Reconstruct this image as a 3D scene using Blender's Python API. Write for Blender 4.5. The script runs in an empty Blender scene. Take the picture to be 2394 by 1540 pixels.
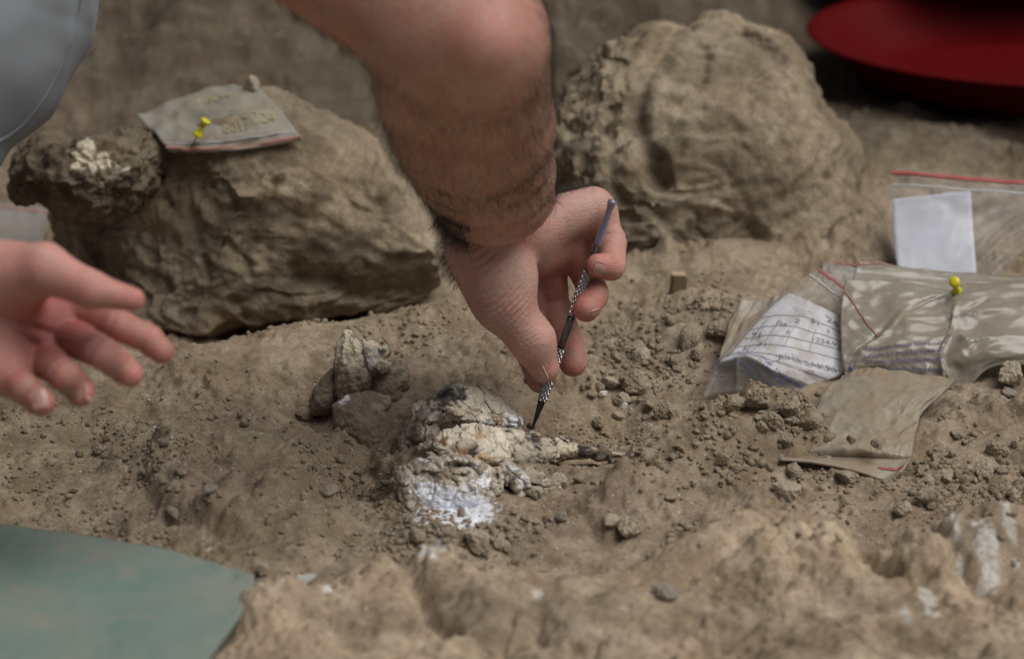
import bpy, math, random
import numpy as np
from math import sin, cos, pi, radians
from mathutils import Vector, Matrix

SC = bpy.context.scene
COL = SC.collection
rng = np.random.default_rng(11)
random.seed(5)

# ------------------------------------------------------------------ camera
PITCH = radians(22.0)
FOCUS = 1.6
CZ = FOCUS * (sin(PITCH) + 0.0346 * cos(PITCH))
FWD = np.array([0, cos(PITCH), -sin(PITCH)]); UP = np.array([0, sin(PITCH), cos(PITCH)]); RT = np.array([1.0, 0, 0])
CAM = np.array([0, -(FOCUS * (cos(PITCH) - 0.0346 * sin(PITCH))), CZ])
cd = bpy.data.cameras.new('camera'); cam = bpy.data.objects.new('camera', cd); COL.objects.link(cam)
cd.lens = 100; cd.sensor_width = 36; cd.clip_start = 0.05; cd.clip_end = 60
cam.location = CAM; cam.rotation_euler = (pi / 2 - PITCH, 0, 0)
cd.dof.use_dof = True; cd.dof.focus_distance = 1.595; cd.dof.aperture_fstop = 6.3
SC.camera = cam

# ------------------------------------------------------------------ light: shaded overcast daylight
SUN_EL, SUN_ROT = radians(62), radians(106)       # high, from the right and the camera's side
w = bpy.data.worlds.new('World'); SC.world = w; w.use_nodes = True
nt = w.node_tree; nt.nodes.clear()
wo = nt.nodes.new('ShaderNodeOutputWorld'); bg = nt.nodes.new('ShaderNodeBackground')
sky = nt.nodes.new('ShaderNodeTexSky'); sky.sky_type = 'NISHITA'; sky.sun_disc = False
sky.sun_elevation = SUN_EL; sky.sun_rotation = SUN_ROT; sky.dust_density = 3.0; sky.air_density = 1.0
hs = nt.nodes.new('ShaderNodeHueSaturation'); hs.inputs['Saturation'].default_value = 0.38
nt.links.new(sky.outputs[0], hs.inputs['Color']); nt.links.new(hs.outputs[0], bg.inputs[0])
bg.inputs[1].default_value = 0.05
nt.links.new(bg.outputs[0], wo.inputs[0])
sl = bpy.data.lights.new('sun', 'SUN'); so = bpy.data.objects.new('sun', sl); COL.objects.link(so)
sl.energy = 3.0; sl.angle = radians(48); sl.color = (1.0, 0.965, 0.92)
sdir = Vector((sin(SUN_ROT) * cos(SUN_EL), cos(SUN_ROT) * cos(SUN_EL), sin(SUN_EL)))
so.rotation_euler = sdir.to_track_quat('Z', 'Y').to_euler()
SC.view_settings.view_transform = 'Standard'; SC.view_settings.look = 'None'
SC.view_settings.exposure = -0.22; SC.view_settings.gamma = 1; SC.view_settings.use_curve_mapping = False
try:
    SC.cycles.use_denoising = True; SC.cycles.max_bounces = 8; SC.cycles.transparent_max_bounces = 16
    SC.cycles.caustics_reflective = False; SC.cycles.caustics_refractive = False
except Exception: pass

# ------------------------------------------------------------------ pixel <-> place helpers
W_, H_ = 2394.0, 1540.0
def uv(px, py): return (np.asarray(px, float) - W_ / 2) / W_ * .36, (H_ / 2 - np.asarray(py, float)) / W_ * .36
def C3(px, py, d):                # camera-space metres: right, up, away
    u, v = uv(px, py); d = np.asarray(d, float)
    return np.stack([u * d, v * d, d + 0 * u], -1)
def c2w(p): p = np.asarray(p, float); return CAM + p[..., 0:1] * RT + p[..., 1:2] * UP + p[..., 2:3] * FWD
def P(px, py, d): return c2w(C3(px, py, d))
def G(px, py, z=0.0):             # the place on the level z under a sight line
    u, v = uv(px, py)
    d = (CZ - z) / (sin(PITCH) - v * cos(PITCH))
    return P(px, py, d)
def crop(x0, y0, s, k=0.93516):
    return lambda cx, cy: ((x0 + cx / s) * k, (y0 + cy / s) * k)

# ------------------------------------------------------------------ noise
_pr = np.random.default_rng(3)
_perm = np.concatenate([_pr.permutation(512)] * 3).astype(np.int64)
_g3 = _pr.normal(size=(512, 3)); _g3 /= np.linalg.norm(_g3, axis=1)[:, None]; _g3 = _g3.astype(np.float32)
_a = _pr.uniform(0, 2 * pi, 512); _g2 = np.stack([np.cos(_a), np.sin(_a)], 1).astype(np.float32)
def n2(x, y):
    xi = np.floor(x).astype(np.int64); yi = np.floor(y).astype(np.int64)
    xf = (x - xi).astype(np.float32); yf = (y - yi).astype(np.float32); xi &= 511; yi &= 511
    u = xf * xf * xf * (xf * (xf * 6 - 15) + 10); v = yf * yf * yf * (yf * (yf * 6 - 15) + 10)
    def gr(dx, dy):
        g = _g2[_perm[_perm[xi + dx] + yi + dy]]
        return g[..., 0] * (xf - dx) + g[..., 1] * (yf - dy)
    a = gr(0, 0); b = gr(1, 0); c = gr(0, 1); d = gr(1, 1)
    a = a + u * (b - a); c = c + u * (d - c)
    return (a + v * (c - a)) * 1.5
def n3(p):
    i = np.floor(p).astype(np.int64); f = (p - i).astype(np.float32); i &= 511
    s = f * f * f * (f * (f * 6 - 15) + 10)
    def gr(dx, dy, dz):
        g = _g3[_perm[_perm[_perm[i[..., 0] + dx] + i[..., 1] + dy] + i[..., 2] + dz]]
        return g[..., 0] * (f[..., 0] - dx) + g[..., 1] * (f[..., 1] - dy) + g[..., 2] * (f[..., 2] - dz)
    r = 0
    L = lambda a, b, t: a + t * (b - a)
    z = [L(L(gr(0, 0, k), gr(1, 0, k), s[..., 0]), L(gr(0, 1, k), gr(1, 1, k), s[..., 0]), s[..., 1]) for k in (0, 1)]
    return L(z[0], z[1], s[..., 2]) * 1.4
def fbm2(x, y, f, o=4, g=.5, seed=0):
    r = 0; a = 1
    for k in range(o):
        r = r + a * n2(x * f + 17.3 * k + seed * 7.7, y * f - 9.1 * k + seed * 3.1); f *= 2.03; a *= g
    return r
def fbm3(p, f, o=4, g=.5, seed=0):
    r = 0; a = 1
    for k in range(o):
        r = r + a * n3(p * f + (seed * 5.3 + 11.7 * k)); f *= 2.03; a *= g
    return r
def rid3(p, f, o=3, g=.5, seed=0):
    r = 0; a = 1
    for k in range(o):
        r = r + a * (1 - 2 * np.abs(n3(p * f + (seed * 4.1 + 6.7 * k)))); f *= 2.1; a *= g
    return r
def worley2(x, y, f, seed=0):
    x = x * f + seed * 13.1; y = y * f + seed * 5.7
    xi = np.floor(x).astype(np.int64); yi = np.floor(y).astype(np.int64)
    b1 = np.full(x.shape, 9.0); b2 = b1.copy(); idn = np.zeros(x.shape)
    for dx in (-1, 0, 1):
        for dy in (-1, 0, 1):
            h = _perm[_perm[(xi + dx) & 511] + ((yi + dy) & 511)]
            fx = xi + dx + (h * 0.6180339) % 1 ; fy = yi + dy + (h * 0.3819 + .37 * (h % 7)) % 1
            q = (fx - x) ** 2 + (fy - y) ** 2
            m = q < b1
            b2 = np.where(m, b1, np.minimum(b2, q)); b1 = np.where(m, q, b1); idn = np.where(m, h / 512., idn)
    return np.sqrt(b1), np.sqrt(b2), idn
def mosaic(x, y, f, seed=0, wob=.25):
    wx = x + wob / f * n2(x * f * 1.7 + seed, y * f * 1.7); wy = y + wob / f * n2(x * f * 1.7 + 31, y * f * 1.7 + seed)
    f1, f2, idn = worley2(wx, wy, f, seed); return np.exp(-((f2 - f1) / .075) ** 2), idn
def sst(a, b, x):
    t = np.clip((x - a) / (b - a), 0, 1); return t * t * (3 - 2 * t)

# ------------------------------------------------------------------ objects
def tag(o, label=None, cat=None, group=None, kind=None):
    if label: o['label'] = label
    if cat: o['category'] = cat
    if group: o['group'] = group
    if kind: o['kind'] = kind
    return o
def empty(name, loc, label, cat, group=None):
    o = bpy.data.objects.new(name, None); COL.objects.link(o); o.location = loc; o.empty_display_size = .01
    return tag(o, label, cat, group)
def wloc(o):
    v = Vector(o.location)
    while o.parent is not None: o = o.parent; v = v + Vector(o.location)
    return v
def link_mesh(name, me, parent=None, loc=None):
    o = bpy.data.objects.new(name, me); COL.objects.link(o)
    if loc is not None: o.location = loc
    if parent is not None:
        o.parent = parent; o.matrix_parent_inverse = Matrix.Identity(4)
        if loc is None: o.location = -wloc(parent)
    return o
def raw_mesh(name, V, F, smooth=True):
    """V (n,3); F (m,k) array with k 3 or 4, or a list of such arrays"""
    if not isinstance(F, list): F = [F]
    F = [np.asarray(f, np.int32) for f in F if len(f)]
    V = np.asarray(V, np.float32)
    me = bpy.data.meshes.new(name)
    me.vertices.add(len(V)); me.vertices.foreach_set('co', V.ravel())
    nl = sum(f.size for f in F); npoly = sum(len(f) for f in F)
    me.loops.add(nl); me.loops.foreach_set('vertex_index', np.concatenate([f.ravel() for f in F]))
    st = []; c = 0
    for f in F:
        k = f.shape[1]; st.append(c + np.arange(len(f)) * k); c += f.size
    me.polygons.add(npoly); me.polygons.foreach_set('loop_start', np.concatenate(st).astype(np.int32))
    me.polygons.foreach_set('use_smooth', np.full(npoly, smooth))
    me.update(calc_edges=True); me.validate()
    return me
def mobj(name, V, F, mat, parent=None, smooth=True, col=None, attrs=None, origin=None):
    V = np.asarray(V, float)
    if origin is not None: V = V - np.asarray(origin)
    me = raw_mesh(name, V, F, smooth)
    for m in (mat if isinstance(mat, (list, tuple)) else [mat]): me.materials.append(m)
    if col is not None: vcol(me, 'pigment', col)
    for k, a in (attrs or {}).items():
        at = me.attributes.new(k, 'FLOAT', 'POINT'); at.data.foreach_set('value', np.asarray(a, np.float32))
    return link_mesh(name, me, parent, loc=None if origin is None else (Vector(origin) if parent is None else Vector(origin) - wloc(parent)))
def vcol(me, name, col):
    c = np.ones((len(me.vertices), 4), np.float32); c[:, :3] = col
    a = me.color_attributes.new(name, 'FLOAT_COLOR', 'POINT'); a.data.foreach_set('color', c.ravel())
def grid_faces(nu, nv, base=0, wrap=False):
    i = np.arange(nu - 1)[:, None]; j = np.arange(nv if wrap else nv - 1)[None, :]; j2 = (j + 1) % nv
    return (base + np.stack([i * nv + j, (i + 1) * nv + j, (i + 1) * nv + j2, i * nv + j2], -1).reshape(-1, 4))
def sphere_uv(nu, nv):
    th = np.linspace(0, pi, nu)[:, None]; ph = np.arange(nv)[None, :] / nv * 2 * pi
    return np.stack([np.sin(th) * np.cos(ph), np.sin(th) * np.sin(ph), np.cos(th) + 0 * ph], -1).reshape(-1, 3), grid_faces(nu, nv, wrap=True)
def ico(sub):
    import bmesh
    bm = bmesh.new(); bmesh.ops.create_icosphere(bm, subdivisions=sub, radius=1)
    V = np.array([v.co[:] for v in bm.verts]); F = np.array([[v.index for v in f.verts] for f in bm.faces]); bm.free()
    return V, F
def catmull(pts, n):
    p = np.asarray(pts, float); p = np.vstack([2 * p[0] - p[1], p, 2 * p[-1] - p[-2]])
    t = np.linspace(0, len(pts) - 1 - 1e-9, n); i = t.astype(int); f = (t - i)[:, None]
    a, b, c, d = p[i], p[i + 1], p[i + 2], p[i + 3]
    return .5 * (2 * b + (c - a) * f + (2 * a - 5 * b + 4 * c - d) * f * f + (3 * b - a - 3 * c + d) * f ** 3)
def tube(path, rad, n=10, cap=True, radial=None):
    path = np.asarray(path, float); m = len(path); rad = np.broadcast_to(np.asarray(rad, float), (m,))
    t = np.gradient(path, axis=0); t /= np.linalg.norm(t, axis=1)[:, None] + 1e-12
    ref = np.array([0, 0, 1.]) if abs(t[:, 2]).mean() < .8 else np.array([1., 0, 0])
    a = np.cross(t, ref); a /= np.linalg.norm(a, axis=1)[:, None]; b = np.cross(t, a)
    ph = np.arange(n) / n * 2 * pi
    R = rad[:, None] * (np.ones((m, n)) if radial is None else radial)
    V = path[:, None] + R[..., None] * (a[:, None] * np.cos(ph)[None, :, None] + b[:, None] * np.sin(ph)[None, :, None])
    V = V.reshape(-1, 3); F = [grid_faces(m, n, wrap=True)]
    if cap:
        k = len(V); V = np.vstack([V, path[0], path[-1]])
        j = np.arange(n); j2 = (j + 1) % n
        F.append(np.stack([np.full(n, k), j, j2], 1)); F.append(np.stack([np.full(n, k + 1), (m - 1) * n + j2, (m - 1) * n + j], 1))
    return V, F
class MB:
    """collects pieces for one mesh"""
    def __init__(s): s.V = []; s.F = {}; s.n = 0; s.C = []
    def add(s, V, F, c=None):
        V = np.asarray(V, float)
        for f in (F if isinstance(F, list) else [F]):
            f = np.asarray(f)
            if len(f): s.F.setdefault(f.shape[1], []).append(f + s.n)
        s.V.append(V); s.n += len(V)
        if c is not None: s.C.append(np.broadcast_to(c, (len(V), 3)))
    def build(s, name, mat, parent=None, smooth=True, **k):
        return mobj(name, np.vstack(s.V), [np.vstack(v) for v in s.F.values()], mat, parent, smooth, col=np.vstack(s.C) if s.C else None, **k)

# ------------------------------------------------------------------ signed distance bodies -> mesh (camera space, metres)
def cap(p, a, b, ra, rb, flat=None, k=1.0):
    a = np.asarray(a, np.float32); b = np.asarray(b, np.float32); ab = b - a
    q = p - a; t = np.clip(q @ ab / (ab @ ab + 1e-12), 0, 1)
    r = q - t[:, None] * ab
    if flat is not None:
        n = np.asarray(flat, np.float32); n = n / np.linalg.norm(n); c = r @ n
        dd = np.sqrt(np.maximum((r * r).sum(1) - c * c, 0) + (c * k) ** 2)
        return (dd - (ra + (rb - ra) * t)) / max(1, k) ** .5
    return np.sqrt((r * r).sum(1)) - (ra + (rb - ra) * t)
def ell(p, c, r, R=None):
    q = p - np.asarray(c, np.float32)
    if R is not None: q = q @ np.asarray(R, np.float32)
    r = np.asarray(r, np.float32); k0 = np.sqrt(((q / r) ** 2).sum(1)); k1 = np.sqrt(((q / (r * r)) ** 2).sum(1)) + 1e-9
    return k0 * (k0 - 1) / k1
def smin(a, b, k):
    h = np.maximum(k - np.abs(a - b), 0) / k; return np.minimum(a, b) - h * h * k * .25
def smax(a, b, k): return -smin(-a, -b, k)
def surface_nets(f0, lo, hi, res, chunk=400000, sc=(1, 1, 1)):
    sc = np.asarray(sc, np.float32); lo = np.asarray(lo) / sc; hi = np.asarray(hi) / sc
    f = lambda q: f0(q * sc)
    V, F = _nets(f, lo, hi, res, chunk, float(sc.max()))
    return V * sc, F
def _nets(f, lo, hi, res, chunk, smx):
    lo = np.asarray(lo, float); hi = np.asarray(hi, float)
    n = (np.ceil((hi - lo) / res / 4).astype(int) + 1) * 4
    # coarse pass
    c = n // 4 + 1
    gx = [lo[k] + res * 4 * (np.arange(c[k]) - .0) + res * 1.5 for k in range(3)]
    Q = np.stack(np.meshgrid(*gx, indexing='ij'), -1).reshape(-1, 3).astype(np.float32)
    D = np.concatenate([f(Q[i:i + chunk]) for i in range(0, len(Q), chunk)]).reshape(c)
    act = np.abs(D) < res * 4 * 1.2 * smx
    big = np.where(D < 0, -1., 1.).astype(np.float32)
    S = np.repeat(np.repeat(np.repeat(big, 4, 0), 4, 1), 4, 2); A = np.repeat(np.repeat(np.repeat(act, 4, 0), 4, 1), 4, 2)
    ii = np.argwhere(A); pts = (lo + ii * res).astype(np.float32)
    val = np.concatenate([f(pts[i:i + chunk]) for i in range(0, len(pts), chunk)])
    S[ii[:, 0], ii[:, 1], ii[:, 2]] = val
    s = S < 0
    cnt = np.zeros(np.array(S.shape) - 1, np.int8)
    for dx in (0, 1):
        for dy in (0, 1):
            for dz in (0, 1):
                cnt += s[dx:S.shape[0] - 1 + dx, dy:S.shape[1] - 1 + dy, dz:S.shape[2] - 1 + dz]
    cells = np.argwhere((cnt > 0) & (cnt < 8))
    idx = np.full(cnt.shape, -1, np.int32); idx[cells[:, 0], cells[:, 1], cells[:, 2]] = np.arange(len(cells))
    acc = np.zeros((len(cells), 3)); num = np.zeros(len(cells))
    cor = [(a, b, e) for a in (0, 1) for b in (0, 1) for e in (0, 1)]
    for c0 in cor:
        for ax in range(3):
            if c0[ax]: continue
            c1 = list(c0); c1[ax] = 1
            v0 = S[cells[:, 0] + c0[0], cells[:, 1] + c0[1], cells[:, 2] + c0[2]]
            v1 = S[cells[:, 0] + c1[0], cells[:, 1] + c1[1], cells[:, 2] + c1[2]]
            m = (v0 < 0) != (v1 < 0)
            t = np.where(m, v0 / np.where(m, v0 - v1, 1), 0)
            pt = np.array(c0, float)[None].repeat(len(cells), 0); pt[:, ax] = t
            acc += np.where(m[:, None], pt, 0); num += m
    V = lo + (cells + acc / num[:, None]) * res
    F = []
    for ax in range(3):
        a0 = [slice(None)] * 3; a1 = [slice(None)] * 3
        a0[ax] = slice(0, -1); a1[ax] = slice(1, None)
        e = s[tuple(a0)] != s[tuple(a1)]
        E = np.argwhere(e); o1, o2 = (ax + 1) % 3, (ax + 2) % 3
        E = E[(E[:, o1] > 0) & (E[:, o2] > 0) & (E[:, o1] < S.shape[o1] - 1) & (E[:, o2] < S.shape[o2] - 1)]
        q = []
        for da, db in ((0, 0), (-1, 0), (-1, -1), (0, -1)):
            g = E.copy(); g[:, o1] += da; g[:, o2] += db; q.append(idx[g[:, 0], g[:, 1], g[:, 2]])
        q = np.stack(q, 1); fl = s[E[:, 0], E[:, 1], E[:, 2]]
        q[fl] = q[fl][:, ::-1]
        F.append(q[(q >= 0).all(1)])
    F = np.vstack(F)
    return V, F
def vnormals(V, F):
    n = np.cross(V[F[:, 2]] - V[F[:, 0]], V[F[:, -1]] - V[F[:, 1]]); N = np.zeros_like(V)
    for k in range(F.shape[1]): np.add.at(N, F[:, k], n)
    return N / (np.linalg.norm(N, axis=1)[:, None] + 1e-12)
def relax(V, F, it=1, k=.5):
    for _ in range(it):
        A = np.zeros_like(V); c = np.zeros(len(V))
        m = F.shape[1]
        for i in range(m):
            np.add.at(A, F[:, i], V[F[:, (i + 1) % m]]); np.add.at(A, F[:, i], V[F[:, i - 1]]); np.add.at(c, F[:, i], 2)
        V = V + k * (A / np.maximum(c, 1)[:, None] - V)
    return V

# ------------------------------------------------------------------ materials
def new_mat(name):
    m = bpy.data.materials.new(name); m.use_nodes = True; t = m.node_tree
    b = t.nodes['Principled BSDF']; return m, t, b
class NB:
    def __init__(s, t): s.t = t
    def n(s, typ, **k):
        x = s.t.nodes.new(typ)
        for a, v in k.items():
            if a.startswith('i_'):
                key = a[2:].replace('_', ' '); x.inputs[key].default_value = v
            else: setattr(x, a, v)
        return x
    def l(s, a, b): s.t.links.new(a, b)
    def co(s): return s.n('ShaderNodeTexCoord').outputs['Object']
    def noise(s, co, scale, detail=5, rough=.55, dist=0):
        x = s.n('ShaderNodeTexNoise'); s.l(co, x.inputs['Vector'])
        x.inputs['Scale'].default_value = scale; x.inputs['Detail'].default_value = detail
        x.inputs['Roughness'].default_value = rough; x.inputs['Distortion'].default_value = dist
        return x.outputs['Fac']
    def ramp(s, fac, stops):
        x = s.n('ShaderNodeValToRGB'); s.l(fac, x.inputs[0]); e = x.color_ramp.elements
        while len(e) < len(stops): e.new(.5)
        for el, (p, c) in zip(e, stops):
            el.position = p; el.color = (c, c, c, 1) if not hasattr(c, '__len__') else (*c, 1)
        return x.outputs[0]
    def mix(s, fac, a, b, mode='MIX'):
        x = s.n('ShaderNodeMix', data_type='RGBA', blend_type=mode)
        for sk, v in ((x.inputs[0], fac), (x.inputs[6], a), (x.inputs[7], b)):
            if hasattr(v, 'is_linked') or isinstance(v, bpy.types.NodeSocket): s.l(v, sk)
            elif hasattr(v, '__len__'): sk.default_value = (*v[:3], 1)
            else: sk.default_value = v
        return x.outputs[2]
    def math(s, op, a, b=0.):
        x = s.n('ShaderNodeMath', operation=op)
        for sk, v in ((x.inputs[0], a), (x.inputs[1], b)):
            if isinstance(v, bpy.types.NodeSocket): s.l(v, sk)
            else: sk.default_value = v
        return x.outputs[0]
    def bump(s, h, strength=.5, dist=.001, nrm=None):
        x = s.n('ShaderNodeBump'); s.l(h, x.inputs['Height']); x.inputs['Strength'].default_value = strength; x.inputs['Distance'].default_value = dist
        if nrm is not None: s.l(nrm, x.inputs['Normal'])
        return x.outputs[0]
    def attr(s, name): return s.n('ShaderNodeAttribute', attribute_name=name)
def simple(name, col, rough=.5, metal=0, **k):
    m, t, b = new_mat(name); b.inputs['Base Color'].default_value = (*col, 1)
    b.inputs['Roughness'].default_value = rough; b.inputs['Metallic'].default_value = metal
    for a, v in k.items(): b.inputs[a.replace('_', ' ')].default_value = v
    return m
def earth_mat(name, cols, scale=1.0, flecks=True, pigment=False, bumpk=1.0, seed=0):
    """dry dusty earth: broad pale and brown patches, fine grain, white flecks"""
    m, t, b = new_mat(name); q = NB(t)
    mp = q.n('ShaderNodeMapping'); q.l(q.co(), mp.inputs[0]); mp.inputs['Location'].default_value = (seed * 1.7, seed * .9, seed * .3)
    co = mp.outputs[0]
    a = q.noise(co, 9 * scale, 6, .6); bb = q.noise(co, 34 * scale, 6, .62, .3); c = q.noise(co, 160 * scale, 5, .65); d = q.noise(co, 700 * scale, 3, .7)
    base = q.mix(q.ramp(a, [(.36, 0.), (.64, 1.)]), cols[0], cols[1])
    base = q.mix(q.ramp(bb, [(.40, 0.), (.66, 1.)]), base, cols[2])
    base = q.mix(q.math('MULTIPLY', q.ramp(c, [(.42, 0.), (.70, 1.)]), .55), base, cols[3])
    g = q.ramp(d, [(.25, .62), (.5, 1.), (.78, 1.3)])
    base = q.mix(1., base, g, 'MULTIPLY')
    if pigment:
        at = q.attr('pigment'); base = q.mix(1., base, at.outputs['Color'], 'MULTIPLY')
    if flecks:
        v = q.n('ShaderNodeTexVoronoi', feature='F1'); q.l(co, v.inputs['Vector']); v.inputs['Scale'].default_value = 260 * scale
        sp = q.math('LESS_THAN', v.outputs['Distance'], .17)
        dens = q.ramp(q.noise(co, 24 * scale, 3), [(.46, 0.), (.66, 1.)])
        rr = q.n('ShaderNodeSeparateColor'); q.l(v.outputs['Color'], rr.inputs[0])
        sp = q.math('MULTIPLY', sp, q.math('MULTIPLY', dens, q.math('GREATER_THAN', rr.outputs[0], .72)))
        base = q.mix(sp, base, (.55, .52, .47))
    q.l(base, b.inputs['Base Color']); b.inputs['Roughness'].default_value = .95
    b.inputs['Specular IOR Level'].default_value = .2
    h = q.math('ADD', q.math('MULTIPLY', c, .7), q.math('MULTIPLY', d, .35))
    n = q.bump(h, .75 * bumpk, .0016 / scale)
    q.l(n, b.inputs['Normal'])
    return m
TAN, BRN, PALE, DUSK = (.275, .209, .143), (.195, .143, .093), (.37, .299, .215), (.135, .101, .071)
M_GROUND = earth_mat('dry earth', (TAN, BRN, PALE, DUSK), pigment=True)
M_CLOD = earth_mat('clod earth', ((.29, .23, .165), (.235, .182, .128), (.36, .30, .225), (.20, .155, .11)), scale=1.6, bumpk=1.3, flecks=False, seed=2)
M_BOULDER = earth_mat('boulder earth', ((.28, .218, .145), (.195, .148, .097), (.36, .295, .21), (.12, .094, .068)), scale=.8, flecks=False, pigment=True, seed=4)
# ================================================================== the ground
def gpx(px, py): g = G(px, py); return float(g[0]), float(g[1])
def blob(x, y, px, py, rx, ry, h, p=2.0):
    """rounded mound or hollow: centre and half sizes given in photo pixels on the level"""
    cx, cy = gpx(px, py); ax = abs(gpx(px + rx, py)[0] - cx); ay = abs(gpx(px, py - ry)[1] - gpx(px, py + ry)[1]) / 2
    q = ((x - cx) / ax) ** 2 + ((y - cy) / ay) ** 2
    return h * np.exp(-np.power(q, p / 2))
def ridge(x, y, pts, wd, h, steep=None):
    """long ridge along a polyline of photo pixels"""
    c = np.array([gpx(*p[:2]) for p in pts]); best = np.full(np.shape(x), 9.)
    for a, b in zip(c[:-1], c[1:]):
        ab = b - a; t = np.clip(((x - a[0]) * ab[0] + (y - a[1]) * ab[1]) / (ab @ ab), 0, 1)
        best = np.minimum(best, np.hypot(x - a[0] - t * ab[0], y - a[1] - t * ab[1]))
    return h * np.exp(-(best / wd) ** 2)
def polyside(x, y, pts):
    """signed distance (metres) to an open polyline, positive beyond it (away from camera)"""
    c = np.array([gpx(*p) for p in pts]); yy = np.interp(x, c[:, 0], c[:, 1]); return y - yy
def ground_h(x, y, fine=True):
    x = np.asarray(x, float); y = np.asarray(y, float)
    near = np.exp(-(x / .9) ** 4 - ((y - .1) / 1.2) ** 4)
    wx = x + .02 * n2(x * 14, y * 14); wy = y + .02 * n2(x * 14 + 40, y * 14)
    h = .009 * fbm2(wx, wy, 7, 3, .5) * (.35 + .65 * sst(-.1, .5, np.abs(y))) + .0045 * fbm2(wx, wy, 24, 3, .5, 2)
    # back: the dirt climbs a little
    bank = y - .50 - .34 * sst(.05, .35, x) - .05 * n2(x * 5, y * 2)          # cut bank at the back of the pit
    h += .50 * np.tanh(np.clip(bank, 0, None) * 1.15) + .02 * fbm2(x, y, 4, 3, .5, 8) * sst(.2, .5, y) + .02 * fbm2(x, y, 12, 3, .5, 18) * sst(.0, .15, bank)
    # trench behind the bench on the left, under the left boulder
    crest = polyside(x, y, [(-600, 850), (100, 835), (420, 822), (620, 788), (760, 772), (1000, 742), (1100, 715), (1300, 660), (2600, 560)])
    tr = sst(.0, .035, crest) * (1 - sst(.20, .34, crest)) * (1 - sst(-.02, .12, x - gpx(1080, 720)[0]))
    h -= .038 * tr
    # bench lip, a little proud
    h += .006 * np.exp(-((crest + .018) / .022) ** 2) * (1 - sst(0, .3, x))
    # hollow to the left of the skull, deep against it
    h += blob(x, y, 845, 1075, 95, 95, -.022, 2.4)
    h += blob(x, y, 700, 1010, 220, 90, -.006)
    # hollow left of the standing bone
    h += blob(x, y, 715, 925, 75, 60, -.014, 2.6)
    h += blob(x, y, 560, 880, 260, 60, .006)
    # overlapping lip on the left (steep to its left edge)
    lip = polyside(x, y, [(300, 1400), (435, 1130), (440, 1085), (520, 1010), (700, 955), (860, 930), (1300, 900)])
    cx, cy = gpx(560, 1080); e = ((x - cx) / .050) ** 2 + ((y - cy) / .085) ** 2
    h += .0095 * (1 - sst(.75, 1.12, e + .12 * n2(x * 40, y * 40)))
    cx, cy = gpx(660, 1200); e = ((x - cx) / .040) ** 2 + ((y - cy) / .035) ** 2
    h += .0055 * (1 - sst(.6, 1.2, e + .3 * n2(x * 50, y * 50)))
    # bowl dug out behind the skull, under the pick
    h += blob(x, y, 1330, 960, 190, 90, -.020, 3)
    h += blob(x, y, 1560, 900, 150, 70, -.010)
    # far wall of the bowl / bench right of it
    h += blob(x, y, 1120, 800, 160, 50, .008); h += blob(x, y, 1650, 760, 160, 60, .014)
    # ridge running right from the skull
    h += ridge(x, y, [(1440, 1175), (1540, 1135), (1700, 1085), (1900, 1070)], .019, .0145)
    h += ridge(x, y, [(1290, 1250), (1380, 1225), (1460, 1190)], .016, .006)
    h += blob(x, y, 1650, 650, 480, 60, .018); h += blob(x, y, 2000, 560, 120, 90, .02)
    h += ridge(x, y, [(1500, 1110), (1640, 1085), (1760, 1080)], .012, .010)
    h += blob(x, y, 1830, 990, 110, 50, .015); h += blob(x, y, 1760, 960, 50, 25, .007)
    h += blob(x, y, 1640, 1120, 120, 50, .006); h += blob(x, y, 2010, 1085, 150, 34, -.007)
    # rubble apron below the skull, then a low trench, then the front bench
    h += blob(x, y, 1065, 1235, 130, 50, .0065, 3.2); h += blob(x, y, 1130, 1285, 140, 26, -.006); h += blob(x, y, 1330, 1240, 200, 50, -.004)
    fr = polyside(x, y, [(-900, 1560), (560, 1420), (900, 1330), (1250, 1345), (1500, 1330), (1620, 1280), (1800, 1255), (2050, 1300), (2150, 1260), (2700, 1240)])
    h += .018 * sst(.012, -.05, fr) * sst(-.25, .02, x - gpx(700, 1400)[0] + .05)
    h += blob(x, y, 1790, 1340, 240, 95, .016, 2.6); h += blob(x, y, 1010, 1385, 90, 55, .012, 2.6)
    h += blob(x, y, 1180, 1480, 120, 50, .008); h += blob(x, y, 2290, 1320, 150, 90, .018, 3)
    h += blob(x, y, 640, 1340, 130, 90, .006); h += blob(x, y, 640, 1500, 90, 60, .012, 3)
    rk = sst(.02, -.05, fr) * sst(-.02, .05, x - gpx(560, 1450)[0])
    h += rk * (.0022 * fbm2(x, y, 22, 3, .5, 91) - .0018 * sst(.28, .5, fbm2(x, y, 34, 3, .5, 92)) + .0022 * sst(.2, .35, fbm2(x, y, 17, 2, .5, 93)))
    f1, f2, idn = worley2(x + .012 * n2(x * 22, y * 22), y + .012 * n2(x * 22 + 7, y * 22), 11, 78)
    h -= rk * .0030 * np.exp(-((f2 - f1) / .022) ** 2) * (n2(x * 9 + 3, y * 9) > 0)
    # cracks / gullies in the front bench
    h -= ridge(x, y, [(930, 1340), (965, 1430), (1000, 1500), (1060, 1560)], .006, .009)
    h -= ridge(x, y, [(1280, 1420), (1240, 1480), (1260, 1560)], .006, .006)
    h -= ridge(x, y, [(2020, 1300), (2025, 1390), (2090, 1410)], .0045, .012)
    h -= ridge(x, y, [(2140, 1280), (2180, 1350), (2290, 1440)], .004, .008)
    h -= ridge(x, y, [(1560, 1440), (1740, 1370), (1900, 1330)], .005, .004)
    h -= ridge(x, y, [(390, 1215), (500, 1240), (640, 1165), (730, 1110)], .004, .004)
    # scraped terraces: stepped lenses that read as brushed clay
    st = fbm2(x + .6 * y, y - .35 * x, 16, 3, .5, 5); tt = st * 4
    h += near * .0016 * (np.floor(tt) + sst(.55, 1.0, tt - np.floor(tt)) - tt)
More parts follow.
